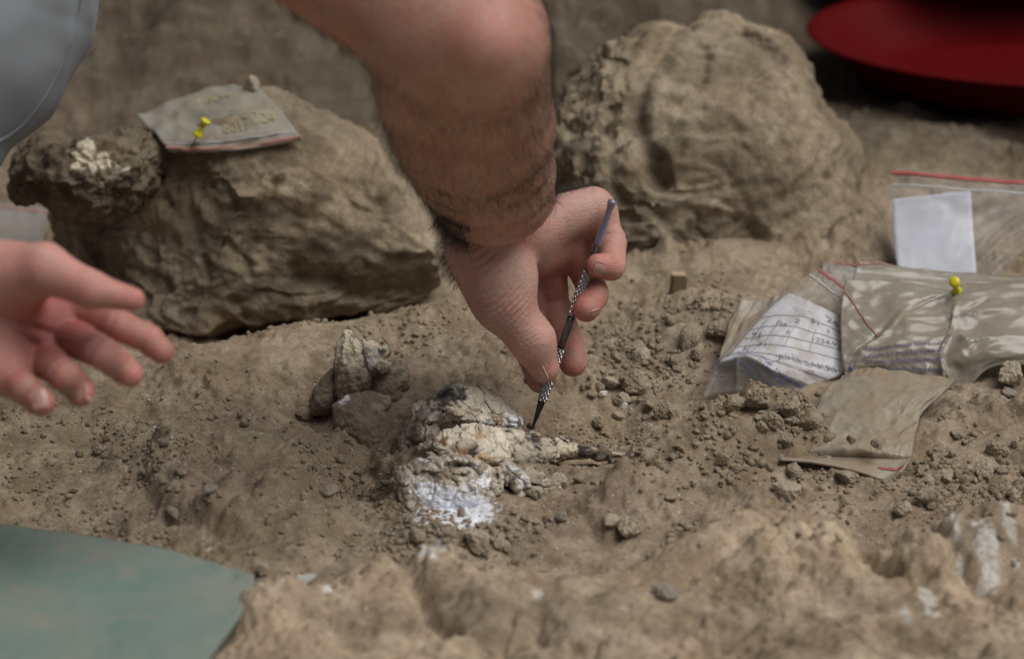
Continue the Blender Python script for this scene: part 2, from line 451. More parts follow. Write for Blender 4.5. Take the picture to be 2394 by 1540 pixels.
    if fine:
        rough = .35 + 1.0 * sst(-.10, .35, fbm2(x, y, 9, 2, .5, 12))
        h += near * rough * (.0013 * fbm2(x, y, 60, 3, .5, 3) + .0004 * fbm2(x, y, 170, 2, .5, 4))
        for sc_, am, th in ((52, .0042, .74), (95, .0030, .62), (190, .0017, .5), (360, .0009, .35)):      # crumbs bedded in the surface
            f1, f2, idn = worley2(x, y, sc_, int(sc_))
            h += near * am * np.sqrt(np.clip(1 - (f1 / .55) ** 2, 0, 1)) * sst(th, th + .12, idn) * sst(-.10, .30, fbm2(x, y, 13, 2, .5, 21))
        h += near * .0003 * fbm2(x, y, 330, 2, .6, 6)
    return h
def axis(dense, step, far):
    a = [dense[0]]; 
    while a[-1] < dense[1]: a.append(a[-1] + step)
    lo, hi = [], []; s = step; v = dense[1]
    v = a[-1]
    while v < far: s *= 1.22; v += s; hi.append(v)
    s = step; v = dense[0]
    while v > -far: s *= 1.22; v -= s; lo.append(v)
    return np.array(lo[::-1] + a + hi)
gx = axis((-.40, .42), .00115, 9)
gy = np.concatenate([axis((-.34, -.339), .0016, 9)[:0], ])
ya = [-.36]
while ya[-1] < .22: ya.append(ya[-1] + .00145)
while ya[-1] < 1.1: ya.append(ya[-1] + .0042)
s = .005; yb = []
v = ya[-1]
while v < 9: s *= 1.2; v += s; yb.append(v)
s = .0016; yc = []; v = ya[0]
while v > -4: s *= 1.25; v -= s; yc.append(v)
gy = np.array(yc[::-1] + ya + yb)
XX, YY = np.meshgrid(gx, gy, indexing='ij')
HH = ground_h(XX, YY)
# dry dust colour: broad bleached patches of the soil itself, and a darkened back
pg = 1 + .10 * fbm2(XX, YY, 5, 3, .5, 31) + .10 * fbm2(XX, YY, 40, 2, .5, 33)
back_shade = 1 - .60 * sst(.27, .58, YY + .06 * fbm2(XX, YY, 6, 3, .5, 41)); pg = pg * back_shade  # shade at the back of the pit painted in, along with browner earth
frb = polyside(XX, YY, [(-900, 1600), (560, 1420), (900, 1330), (1250, 1345), (1500, 1330), (1620, 1280), (1800, 1255), (2050, 1300), (2150, 1260), (2700, 1240)])
pg = pg * (1 + .34 * sst(.02, -.04, frb) * sst(-.5, .5, fbm2(XX, YY, 14, 3, .55, 51) + .25))
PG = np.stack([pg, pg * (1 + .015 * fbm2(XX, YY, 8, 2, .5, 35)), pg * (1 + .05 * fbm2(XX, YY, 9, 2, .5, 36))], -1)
def patch(px, py, rx, ry, col, amt, seed=0, f=60, th=.0):
    """a chalky or dark mineral stain in the soil"""
    global PG
    cx, cy = gpx(px, py); ax = abs(gpx(px + rx, py)[0] - cx); ay = abs(gpx(px, py - ry)[1] - gpx(px, py + ry)[1]) / 2
    q = ((XX - cx) / ax) ** 2 + ((YY - cy) / ay) ** 2
    m = q < 9
    k = np.zeros(XX.shape); k[m] = sst(th - .12, th + .25, 1.0 - q[m] + .9 * fbm2(XX[m], YY[m], f, 4, .6, seed)) * amt
    PG = PG + k[..., None] * (np.array(col) - PG)
CH = (2.0, 2.5, 3.3)
for a in [(2165, 1490, 22, 60, 3), (2115, 1520, 16, 40, 4), (2235, 1380, 8, 80, 5), (2300, 1400, 30, 60, 6), (2350, 1350, 16, 60, 7), (2140, 1330, 26, 18, 8),
          (720, 1360, 30, 12, 10), (1260, 1465, 14, 22, 12), (1800, 1240, 60, 10, 13), (1010, 1380, 40, 30, 14), (480, 1290, 26, 9, 15)]:
    patch(a[0], a[1], a[2], a[3], CH, .75, a[4], 110, .35)
for a in [(1040, 1190, 80, 34, 16), (1100, 1190, 70, 34, 17), (1040, 1232, 70, 24, 18), (1085, 1215, 60, 24, 19)]: patch(a[0], a[1], a[2], a[3], (2.75, 3.65, 5.5), .95, a[4], 260, .12)
GV = np.stack([XX, YY, HH], -1).reshape(-1, 3)
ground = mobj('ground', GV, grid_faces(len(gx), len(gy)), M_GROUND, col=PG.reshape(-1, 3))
tag(ground, 'dusty brown excavated earth with brushed hollows and ledges', kind='structure')
def ground_z(x, y):
    """height of the built ground mesh, read from its grid"""
    i = np.clip(np.searchsorted(gx, x) - 1, 0, len(gx) - 2); j = np.clip(np.searchsorted(gy, y) - 1, 0, len(gy) - 2)
    a = (x - gx[i]) / (gx[i + 1] - gx[i]); b = (y - gy[j]) / (gy[j + 1] - gy[j])
    return HH[i, j] * (1 - a) * (1 - b) + HH[i + 1, j] * a * (1 - b) + HH[i, j + 1] * (1 - a) * b + HH[i + 1, j + 1] * a * b
def hit(px, py):
    """where the sight line through a photo pixel meets the modelled ground"""
    px = np.asarray(px, float); py = np.asarray(py, float)
    u, v = uv(px, py); dirs = u[..., None] * RT + v[..., None] * UP + FWD
    dd = np.linspace(1.15, 3.4, 2200); p = CAM + dirs[..., None, :] * dd[:, None]
    below = p[..., 2] <= ground_z(p[..., 0], p[..., 1]); k = np.where(below.any(-1), below.argmax(-1), len(dd) - 1)
    p = CAM + dirs * dd[k][..., None]; p[..., 2] = ground_z(p[..., 0], p[..., 1])
    return p

# ================================================================== boulders
def inflate(poly, d, dep, sub=5, sq=.85, noise=(), seed=0, tilt=(0, 0), cen=None, bulge=0.):
    """a closed rock whose outline seen from the camera side follows poly (photo pixels), with real depth dep (m) front and back"""
    poly = np.asarray(poly, float); c = poly.mean(0) if cen is None else np.asarray(cen, float)
    pc = C3(poly[:, 0], poly[:, 1], d)[:, :2]; cc = C3(c[0], c[1], d)[:2]
    r = pc - cc; an = np.arctan2(r[:, 1], r[:, 0]); o = np.argsort(an); an = an[o]; rr = np.linalg.norm(r, axis=1)[o]
    an = np.concatenate([an - 2 * pi, an, an + 2 * pi]); rr = np.tile(rr, 3)
    V, F = ico(sub)
    th = np.arctan2(V[:, 1], V[:, 0]); R = np.interp(th, an, rr)
    rho = np.hypot(V[:, 0], V[:, 1]); z = V[:, 2]
    rad = rho ** sq * R
    X = cc[0] + np.cos(th) * rad; Y = cc[1] + np.sin(th) * rad
    Z = d - z * dep * (1 if True else 1) + tilt[0] * (X - cc[0]) + tilt[1] * (Y - cc[1])
    Q = np.stack([X, Y, Z], 1)
    F = F[:, ::-1] if False else F
    Wd = c2w(Q); N = vnormals(Wd, F)
    # make normals point outward
    if ((Wd - Wd.mean(0)) * N).sum() < 0: F = F[:, ::-1]; N = -N
    return Wd, F, N
def rock_noise(V, N, amp, seed, grain=1.0, lumps=.45):
    pit = sst(.22, .55, fbm3(V, 62 / grain, 2, .5, seed + 7)) * sst(-.1, .4, fbm3(V, 11, 2, .5, seed + 8))
    big = sst(.30, .62, fbm3(V, 24 / grain, 2, .5, seed + 9))
    n = amp * (1.2 * fbm3(V, 12 / grain, 3, .5, seed) - lumps * rid3(V, 23 / grain, 3, .55, seed + 1) + .26 * fbm3(V, 90 / grain, 3, .6, seed + 2) - .5 * pit - .6 * big)
    q = fbm3(V * np.array([1, 1, 1.6]), 20 / grain, 2, .5, seed + 5) * 2.4; n = n + amp * .35 * (np.floor(q) + sst(.66, 1, q - np.floor(q)) - q)
    return V + N * n[:, None]
def facets(V, c, n, seed, lo=.74, hi=.95, keep=.85, bias=(0, -.8, .42)):
    r_ = np.random.default_rng(seed); Q = V - c
    for _ in range(n):
        d = r_.normal(size=3) * np.array([.62, .5, .4]) + np.array(bias); d[2] = max(d[2], -.05); d /= np.linalg.norm(d); s_ = Q @ d; th = s_.max() * r_.uniform(lo, hi); m = s_ > th; Q[m] -= np.outer((s_[m] - th) * keep, d)
    return Q + c
def groove(V, pts, wd, dep, only=None):
    """press a cleft into the rock along a line seen from the pit's front"""
    q = V - CAM; d = q @ FWD; x = W_ / 2 + (q @ RT) / d / .36 * W_; y = H_ / 2 - (q @ UP) / d / .36 * W_; best = np.full(len(V), 1e9)
    for a, b in zip(pts[:-1], pts[1:]):
        a = np.array(a, float); b = np.array(b, float); ab = b - a; t = np.clip(((x - a[0]) * ab[0] + (y - a[1]) * ab[1]) / (ab @ ab), 0, 1); best = np.minimum(best, np.hypot(x - a[0] - t * ab[0], y - a[1] - t * ab[1]))
    return V + FWD * (dep * np.exp(-(best / wd) ** 2))[:, None]
def pig(V, seed, lo=.8, hi=1.2, f=20):
    k = .5 + .5 * fbm3(V, f, 3, .55, seed); k = lo + (hi - lo) * np.clip(k, 0, 1)
    k2 = .04 * fbm3(V, f * .6, 2, .5, seed + 3)
    return np.stack([k * (1 + k2), k, k * (1 - k2)], 1)
def stain(V, C, px, py, d, r, col, seed, f=90, th=.3, amt=.8):
    c = P(px, py, d); q = 1 - np.linalg.norm(V - c, axis=1) / r + .6 * fbm3(V, f, 3, .6, seed)
    k = sst(th - .1, th + .25, q) * amt
    return C + k[:, None] * (np.array(col) - C)
# left boulder
LB = [(385, 768), (440, 785), (560, 765), (700, 745), (850, 735), (905, 752), (985, 710), (1040, 665), (1047, 600), (1025, 555), (990, 485), (960, 430), (925, 412), (905, 355), (860, 305), (800, 275),
      (740, 248), (700, 222), (650, 200), (600, 205), (520, 215), (440, 240), (350, 275), (300, 300), (220, 340), (140, 420), (112, 500), (110, 560), (150, 640), (230, 710), (300, 745)]
bl = empty('boulder', P(560, 760, 1.83), 'big brown earth boulder left of the hairy arm, with a bag pinned on top', 'boulder', 'boulders of hard earth behind the dig')
V, F, N = inflate(LB, 1.86, .105, 7, .82, tilt=(0, .42), cen=(580, 500))
V = facets(V, V.mean(0), 16, 7); N = vnormals(V, F); V = rock_noise(V, N, .0075, 3, 1.1, .12)
V = groove(V, [(250, 460), (215, 560), (240, 660)], 22, .016); V = groove(V, [(640, 430), (600, 500), (560, 610)], 16, .006); V = groove(V, [(700, 640), (860, 690), (980, 660)], 30, .010)
C = pig(V, 5, .55, 1.30, 18)
for a in [(330, 600, .03, 1), (200, 560, .035, 2), (760, 450, .02, 3), (560, 520, .03, 4), (700, 700, .05, 5), (960, 650, .03, 6), (420, 440, .03, 7)]:
    C = stain(V, C, a[0], a[1], 1.78, a[2], (.5, .5, .5), a[3] + 20, 70, .25, .75)
for a in [(690, 610, .016, 8), (790, 570, .010, 9), (760, 620, .010, 10)]: C = stain(V, C, a[0], a[1], 1.77, a[2], (1.7, 1.85, 2.0), a[3] + 20, 90, .3, .8)
mobj('rock', V, F, M_BOULDER, bl, col=C)
FB = [(0, 452), (8, 400), (40, 352), (95, 322), (180, 330), (240, 302), (310, 285), (360, 308), (392, 360), (388, 420), (370, 470), (300, 520), (220, 530), (150, 520), (90, 490), (30, 480)]
V, F, N = inflate(FB, 1.80, .055, 7, .85, tilt=(0, .2))
V = rock_noise(V, N, .0085, 9, .8, .30)
C = pig(V, 15, .32, .78, 34)
for a in [(215, 370, .020, 1), (300, 380, .018, 2), (250, 400, .016, 3), (330, 360, .014, 4), (120, 330, .012, 5), (90, 420, .010, 6)]:
    C = stain(V, C, a[0], a[1], 1.745, a[2], (2.3, 2.55, 2.9), a[3] + 40, 120, .45, .85)
for a in [(60, 410, .02, 7), (180, 450, .02, 8), (300, 310, .015, 9)]: C = stain(V, C, a[0], a[1], 1.745, a[2], (.3, .32, .34), a[3] + 40, 90, .35, .7)
o = mobj('fossil_bone', V, F, M_BOULDER, bl, col=C); o['label'] = 'dark knobbly bone with white crust on its left end'
# right boulder: knobbly left lobe and a big smooth right lobe with a cleft between
br = empty('boulder', P(1650, 620, 1.86), 'big domed earth boulder right of the arm, split by a dark cleft', 'boulder', 'boulders of hard earth behind the dig')
RL = [(1230, 380), (1250, 280), (1318, 190), (1355, 122), (1405, 80), (1455, 55), (1530, 42), (1585, 55), (1630, 100), (1640, 180), (1640, 300), (1640, 400), (1640, 480), (1620, 600), (1500, 640), (1350, 600), (1260, 540)]
RR = [(1482, 260), (1500, 180), (1560, 110), (1610, 70), (1650, 28), (1700, 22), (1745, 45), (1800, 42), (1855, 70), (1893, 112), (1912, 170), (1938, 235), (1962, 290), (1985, 400), (2000, 500), (1985, 580), (1900, 640), (1780, 665), (1660, 640), (1580, 560), (1530, 450), (1495, 340)]
RALL = [(1215, 420), (1245, 290), (1300, 190), (1345, 115), (1400, 68), (1450, 42), (1530, 28), (1585, 40), (1612, 58), (1650, 34), (1700, 26), (1745, 45), (1800, 46), (1855, 72), (1893, 112), (1914, 170), (1940, 235), (1985, 290), (2015, 330), (2000, 420), (2010, 520), (2040, 620), (1900, 690), (1700, 700), (1500, 680), (1300, 650), (1225, 560)]
V, F, N = inflate(RALL, 1.915, .105, 7, .82, tilt=(0, .40), cen=(1640, 380)); V = facets(V, V.mean(0), 12, 12, .80, .96); N = vnormals(V, F)
V = rock_noise(V, N, .0072, 33, 1.0, .14)
V = groove(V, [(1600, 40), (1560, 110), (1505, 185), (1490, 260), (1505, 340), (1545, 420)], 22, .013); V = groove(V, [(1590, 250), (1640, 200), (1650, 130)], 12, .007); V = groove(V, [(1730, 80), (1800, 130), (1850, 220)], 16, .005)
qv = V - CAM; dv = qv @ FWD; xv = W_ / 2 + (qv @ RT) / dv / .36 * W_; yv = H_ / 2 - (qv @ UP) / dv / .36 * W_
kn = np.clip(sst(1530, 1440, xv) + sst(1640, 1500, xv) * sst(330, 420, yv), 0, 1); N = vnormals(V, F)      # knobbly, crumbling left side
V = V + N * (kn * (-.0042 * rid3(V, 46, 3, .55, 35) + .0025 * fbm3(V, 110, 3, .6, 36)))[:, None]
C = pig(V, 35, .66, 1.34, 20)
for a in [(1500, 80, .012), (1350, 330, .015), (1480, 350, .012), (1400, 450, .012)]: C = stain(V, C, a[0], a[1], 1.85, a[2], (.35, .38, .42), 3, 90, .35, .8)
for a in [(1640, 130, .014, 1), (1745, 100, .012, 2), (1560, 130, .012, 3), (1690, 510, .014, 4), (1660, 200, .012, 5), (1590, 240, .010, 6), (1850, 300, .02, 11), (1800, 560, .016, 12)]: C = stain(V, C, a[0], a[1], 1.82, a[2], (1.7, 1.85, 2.0), a[3] + 60, 110, .35, .8)
for a in [(1730, 240, .008, 7), (1860, 130, .02, 8), (1560, 330, .02, 9), (1640, 590, .03, 10)]: C = stain(V, C, a[0], a[1], 1.82, a[2], (.5, .5, .5), a[3] + 60, 80, .3, .7)
mobj('rock', V, F, M_BOULDER, br, col=C)

# ================================================================== skin, hair, nails
def skin_mat():
    m, t, b = new_mat('skin'); q = NB(t); co = q.co()
    at = q.attr('pigment').outputs['Color']
    a = q.noise(co, 60, 5, .6); f = q.noise(co, 420, 4, .6)
    c = q.mix(q.ramp(a, [(.35, 0.), (.68, 1.)]), at, q.mix(1., at, (1.06, .86, .82), 'MULTIPLY'))
    c = q.mix(1., c, q.ramp(f, [(.25, .84), (.5, 1.), (.8, 1.1)]), 'MULTIPLY')
    q.l(c, b.inputs['Base Color'])
    b.inputs['Roughness'].default_value = .52; b.inputs['Specular IOR Level'].default_value = .4
    b.inputs['Subsurface Weight'].default_value = .16; b.inputs['Subsurface Radius'].default_value = (1, .36, .2); b.inputs['Subsurface Scale'].default_value = .004
    mp = q.n('ShaderNodeMapping'); q.l(co, mp.inputs[0]); mp.inputs['Scale'].default_value = (1, 1, 2.6); mp.inputs['Rotation'].default_value = (.4, .5, 0)
    g = q.noise(mp.outputs[0], 620, 3, .6, .6); v = q.n('ShaderNodeTexVoronoi', feature='DISTANCE_TO_EDGE'); q.l(co, v.inputs['Vector']); v.inputs['Scale'].default_value = 900
    h = q.math('ADD', g, q.math('MULTIPLY', v.outputs[0], .12))
    g2 = q.noise(mp.outputs[0], 230, 3, .6, 1.2); h = q.math('ADD', h, q.math('MULTIPLY', g2, 1.5)); q.l(q.bump(h, .42, .0009), b.inputs['Normal'])
    return m
M_SKIN = skin_mat()
M_HAIR = simple('dark hair', (.028, .018, .013), .55)
M_NAIL = simple('nail', (.46, .27, .235), .28, Subsurface_Weight=.1, Subsurface_Scale=.003)
def c2px(q):
    return W_ / 2 + q[:, 0] / q[:, 2] / .36 * W_, H_ / 2 - q[:, 1] / q[:, 2] / .36 * W_
def bumpk(p, c, r): 
    d = p - np.asarray(c); return np.exp(-(d * d).sum(1) / (r * r))
def finger(p, js, k=.0025):
    """chain of joints (point, radius)"""
    r = None
    for (a, ra), (b, rb) in zip(js[:-1], js[1:]):
        s = cap(p, a, b, ra, rb); r = s if r is None else smin(r, s, k)
    return r
def nail(name, parent, c, n, ax, wd, ln, curve=.5):
    """thin curved plate with a thickness; c, n (outward), ax (to the tip) in camera space"""
    n = np.array(n, float); n /= np.linalg.norm(n); ax = np.array(ax, float); ax -= n * (ax @ n); ax /= np.linalg.norm(ax); sd = np.cross(ax, n)
    nu, nv = 13, 11; mbv = []
    for off in (0.00018, -.0008):
        for i in range(nu):
            for j in range(nv):
                u = i / (nu - 1) * 2 - 1; v = j / (nv - 1) * 2 - 1
                su = u; sv = v * math.sqrt(max(0, 1 - .55 * abs(u) ** 4))
                pos = np.array(c) + ax * su * ln / 2 + sd * sv * wd / 2 + n * (off - curve * (sv * sv) * wd / 2 * .62 - .10 * su * su * ln / 2)
                mbv.append(pos)
    V = c2w(np.array(mbv)); F = [grid_faces(nu, nv), grid_faces(nu, nv, nu * nv)[:, ::-1]]
    ring = [i * nv for i in range(nu)] + [(nu - 1) * nv + j for j in range(1, nv)] + [i * nv + nv - 1 for i in range(nu - 2, -1, -1)] + [j for j in range(nv - 2, 0, -1)]
    F.append(np.array([[ring[i], ring[(i + 1) % len(ring)], ring[(i + 1) % len(ring)] + nu * nv, ring[i] + nu * nv] for i in range(len(ring))]))
    return mobj(name, V, F, M_NAIL, parent)

# ================================================================== right arm and hand
Hc = crop(950, 380, 2.11)
def h(cx, cy, r): return C3(*Hc(cx, cy), 1.595 + r / 1000.)
def D(px, py, d): return C3(px, py, d)
E_, M_, W1 = D(1088, 90, 1.375), D(1108, 285, 1.455), D(1150, 446, 1.543)
CAR = h(610, 400, -14)
RF = dict(
    index=[(h(770, 560, 22), .011), (h(805, 850, 30), .0096), (h(805, 1065, 17), .0088), (h(850, 1196, 10), .0083)],
    middle=[(h(880, 540, 18), .011), (h(908, 790, 34), .0098), (h(985, 975, 20), .0086), (h(1018, 1112, 11), .0079)],
    ring=[(h(1010, 470, 14), .0105), (h(1105, 680, 24), .0090), (h(1128, 750, -4), .0083), (h(1088, 828, -13), .0074)],
    pinky=[(h(1150, 335, 8), .0098), (h(1222, 475, 3), .0083), (h(1220, 602, -9), .0079), (h(1148, 597, -16), .0065)],
    thumb=[(h(520, 520, -16), .0195), (h(645, 790, -18), .0158), (h(805, 995, -15), .0120), (h(866, 1138, -10.5), .0086)],
)
def arm_sdf(p):
    ax = np.asarray(W1 - E_); ax /= np.linalg.norm(ax); flat = np.cross(ax, [1, 0, 0])
    a = cap(p, E_, M_, .0405, .0405, flat, 1.12); a = smin(a, cap(p, M_, W1, .0405, .0345, flat, 1.18), .006)
    ua = D(560, -320, 1.40)
    a = smin(a, cap(p, D(1070, 85, 1.378), ua, .0365, .045), .014)
    a = smin(a, ell(p, D(1135, 88, 1.345), (.013, .014, .012)), .014)
    # sinew running into the crook of the elbow, and the flexor belly
    a = smin(a, cap(p, D(960, 215, 1.40), D(1030, 400, 1.50), .018, .014), .012)
    # soft skin folds round the lower forearm
    t = (p - E_) @ (ax / np.linalg.norm(W1 - E_))
    tw = t + .06 * n3(p * 30.)
    for t0, am in ((.60, .0009), (.76, .0014), (.90, .0018)): a = a + am * np.exp(-((tw - t0) / .022) ** 2) - .5 * am * np.exp(-((tw - t0 + .055) / .03) ** 2)
    a = a + .0006 * n3(p * 55.) * sst(.1, .4, t)
    # hand
    hd = cap(p, CAR, h(800, 480, 4), .0235, .019); hd = smin(hd, cap(p, h(770, 400, -10), h(1120, 300, 3), .0145, .0128), .010)
    hd = smin(hd, cap(p, h(740, 490, 4), h(960, 490, 16), .016, .014), .008)
    hd = smin(hd, cap(p, h(770, 560, 22), h(1150, 335, 8), .011, .0098), .006)
    th = finger(p, RF['thumb'], .006)
    th = smin(th, ell(p, h(640, 655, -20), (.0205, .0215, .017)), .008)
    # knuckle swell and waist of the thumb
    hd = smin(hd, th, .0045)
    # crease lines at the thumb's base joint and its tip joint
    for c, r, n_, lam, am in ((h(645, 835, -33), .014, (h(805, 995, -15) - h(645, 790, -18)), .0033, .0009), (h(790, 1000, -26), .009, (h(866, 1138, -10) - h(805, 995, -15)), .0024, .0005), (h(560, 560, -34), .011, np.array([.5, -.8, 0.]), .0046, .0005), (h(760, 1090, -20), .006, (h(866, 1138, -10) - h(805, 995, -15)), .0021, .0004)):
        n_ = n_ / np.linalg.norm(n_); q = p - c
        bend = 14 * (q[:, 0] ** 2)
        hd = hd + am * np.sin((q @ n_ + bend) * 2 * pi / lam + .8 * np.sin(q[:, 0] * 300)) * bumpk(p, c, r)
    for nm in ('index', 'middle', 'ring', 'pinky'):
        js = RF[nm]; f = finger(p, js, .002)
        # soft pad on the last joint, crease across the inner joints
        dist = np.linalg.norm(p - js[0][0], axis=1)
        k = .0009 + .008 * np.clip(1 - dist / .024, 0, 1)
        for j in (1, 2):
            q = p - js[j][0]; n_ = js[j + 1][0] - js[j - 1][0]; n_ = n_ / np.linalg.norm(n_)
            f = f + .0011 * np.exp(-((q @ n_) / .0011) ** 2) * bumpk(p, js[j][0], .014)
        h_ = np.maximum(k - np.abs(hd - f), 0) / k; hd = np.minimum(hd, f) - h_ * h_ * k * .25
    r = smin(a, hd, .006)
    return r
lo = np.array([D(560, 0, 1.42)[0], h(0, 1300, 0)[1], 1.315]); hi = np.array([h(1340, 0, 0)[0] + .004, D(0, -290, 1.4)[1], 1.655])
V, F = surface_nets(arm_sdf, lo, hi, .00088, sc=(1, 1, 1.3))
V = relax(V, F, 2, .4)
Wd = c2w(V); N = vnormals(Wd, F)
if (N[:, None] * 1)[:1].size and ((Wd - Wd.mean(0)) * N).sum() < 0: F = F[:, ::-1]; N = -N
px, py = c2px(V)
cx = (px / .93516 - 950) * 2.11; cy = (py / .93516 - 380) * 2.11
base = np.array([.51, .325, .27]); C = np.tile(base, (len(V), 1))
def tint(m, col): 
    global C
    C = C + np.clip(m, 0, 1)[:, None] * (np.array(col) - C)
fore = sst(640, 420, py) * (1 - sst(.0, .03, np.where(cx > 900, 1, 0) * (V[:, 2] - 1.55)))
tint(fore * .9, (.435, .27, .20))
tint(sst(190, 30, py) * .75, (.45, .25, .195))
tint(np.exp(-(((px - 1140) / 75) ** 2 + ((py - 95) / 70) ** 2)) * .5, (.58, .31, .26))
tint(np.exp(-(((px - 1165) / 40) ** 2 + ((py - 80) / 40) ** 2)) * (.45 + .5 * fbm3(V, 60, 2, .5, 9)), (.56, .22, .21))
red = np.array([.47, .165, .135])
for nm, amt in (('index', .7), ('middle', .85), ('ring', .85), ('pinky', .7), ('thumb', .35)):
    tint(np.exp(-(np.linalg.norm(V - RF[nm][-1][0], axis=1) / .0145) ** 2) * amt, red)
for nm in ('index', 'middle', 'ring'):
    for j in (0, 1): tint(np.exp(-(np.linalg.norm(V - RF[nm][j][0], axis=1) / .022) ** 2) * .55, (.43, .20, .165))
tint(np.exp(-(((cx - 780) / 110) ** 2 + ((cy - 440) / 60) ** 2)) * .5, (.52, .25, .22))
dirt = 0
for nm in RF: dirt = dirt + np.exp(-(np.linalg.norm(V - RF[nm][-1][0], axis=1) / .016) ** 2)
tint(np.clip(dirt, 0, 1) * sst(.05, .45, fbm3(V, 120, 4, .6, 8)) * .55, (.30, .215, .15))
n = fbm3(V, 45, 3, .5, 3); C = C * (1 + .14 * n)[:, None]
n = fbm3(V, 130, 3, .6, 4); C[:, 1:] *= (1 - .07 * np.clip(n, -1, 1))[:, None]
arm = mobj('person', Wd, F, M_SKIN, col=C, origin=P(560, -320, 1.40))
tag(arm, 'bare hairy forearm reaching down from the top, hand pinching a thin steel pick', 'person')
# ---- nails
nail('fingernail', arm, h(832, 1172, -17.4), (-.66, -.50, -.56), h(866, 1138, -10) - h(800, 985, -15), .0098, .0105, .6)
nail('fingernail', arm, h(1160, 618, -22.0), (.12, -.38, -.9), h(1148, 597, -16) - h(1220, 602, -9), .0072, .0068, .5)
nail('fingernail', arm, h(1132, 866, -16.5), (.55, -.74, -.38), h(1088, 828, -13) - h(1140, 740, 0), .0080, .0066, .5)
# ---- hair: fine tapered strands along the arm
def strands(name, parent, roots, dirs, nrm, length, rad=.000055, curl=.5):
    m = len(roots); K = 5; V = np.zeros((m, K, 3, 3)); 
    d = dirs + nrm * .35; d /= np.linalg.norm(d, axis=1)[:, None]
    pcur = roots - nrm * .0004; side = np.cross(d, nrm); side /= np.linalg.norm(side, axis=1)[:, None] + 1e-9
    cu = rng.normal(0, curl, (m, 1)); dn = rng.normal(.25, .25, (m, 1))
    for k in range(K):
        r = rad * (1 - .8 * k / (K - 1)); o = np.cross(d, side)
        for s in range(3):
            a = s * 2 * pi / 3; V[:, k, s] = pcur + r * (side * cos(a) + o * sin(a))
        pcur = pcur + d * (length[:, None] / (K - 1)); d = d + side * cu * .28 - nrm * dn * .35 + np.array([0, 0, -.10]); d /= np.linalg.norm(d, axis=1)[:, None]
        side = side - d * (side * d).sum(1)[:, None]; side /= np.linalg.norm(side, axis=1)[:, None] + 1e-9
    idx = np.arange(m)[:, None, None] * K * 3; k = np.arange(K - 1)[None, :, None] * 3; s = np.arange(3)[None, None, :]; s2 = (s + 1) % 3
    Fq = np.stack([idx + k + s, idx + k + s2, idx + k + 3 + s2, idx + k + 3 + s], -1).reshape(-1, 4)
    return tag(mobj(name, V.reshape(-1, 3), Fq, M_HAIR, parent), kind='stuff')
axw = c2w(W1) - c2w(E_); axw /= np.linalg.norm(axw)
facing = (N * (CAM - Wd)).sum(1) / np.linalg.norm(CAM - Wd, axis=1)
elb = np.exp(-(((px - 1130) / 110) ** 2 + ((py - 90) / 95) ** 2))
dens = sst(600, 520, py) * np.where(py < 560, 1, 0) * (.17 + .8 * sst(.6, .15, facing)) * (.7 + .5 * fbm3(V, 40, 2, .5, 14)) * (1 - elb) * (.7 + .3 * sst(60, 300, py)) * sst(590, 480, py)
inhand = (V[:, 2] > 1.562) & (cx > 420)
dens = np.where(inhand, 0, dens)
dens += 2.2 * sst(.62, .15, facing) * sst(480, 400, cx) * (cy > 250) * (cy < 800) * sst(800, 600, cy)      # outer edge of wrist and hand
dens += 4.0 * (cx > 880) * (cx < 1120) * (cy < 240) * (cy > -30) * sst(.75, .2, facing) * (V[:, 2] > 1.55) * sst(1150, 980, cx)
dens += 1.2 * sst(.70, .2, facing) * (px < 1130) * (py > 60) * (V[:, 2] < 1.57); dens += 2.6 * sst(.62, .15, facing) * (px > 1130) * (py > -20) * (py < 480) * (V[:, 2] < 1.57)
dens += .10 * (py > 440) * (py < 560) * ~inhand * (cx > 380) * (cx < 930)
dens = np.clip(dens, 0, None); dens[py < -60] *= .2
pr = dens / dens.sum(); NH = 14000
ri = rng.choice(len(V), NH, p=pr)
roots = Wd[ri] + rng.normal(0, .0004, (NH, 3)); 
dd = np.tile(axw, (NH, 1)); upz = np.where((py[ri] < 60)[:, None], np.array([.5, .1, -.8]), axw); dd = upz + rng.normal(0, .32, (NH, 3))
dd -= N[ri] * (dd * N[ri]).sum(1)[:, None]; dd /= np.linalg.norm(dd, axis=1)[:, None]
strands('arm_hair', arm, roots, dd, N[ri], np.clip(rng.normal(.0105, .0035, NH), .004, .020))

for wgt, nh, ln, out in ((sst(.45, .05, facing) * (facing > -.3) * (cx > 300) * (cx < 470) * (cy > 330) * (cy < 720) * sst(760, 600, cy), 900, .0095, .55), (sst(.50, .05, facing) * (facing > -.3) * (cx > 890) * (cx < 1110) * (cy < 260) * (V[:, 2] > 1.55), 420, .0085, .5)):
    ri = rng.choice(len(V), nh, p=wgt / wgt.sum()); dd = np.tile(axw, (nh, 1)) * .8 + N[ri] * out + rng.normal(0, .28, (nh, 3)) + (np.array([.5, 0, 0]) if ln < .009 else 0)
    dd /= np.linalg.norm(dd, axis=1)[:, None]
    strands('arm_hair', arm, Wd[ri], dd, N[ri], np.clip(rng.normal(ln, .003, nh), .004, .018), .00009, .8)

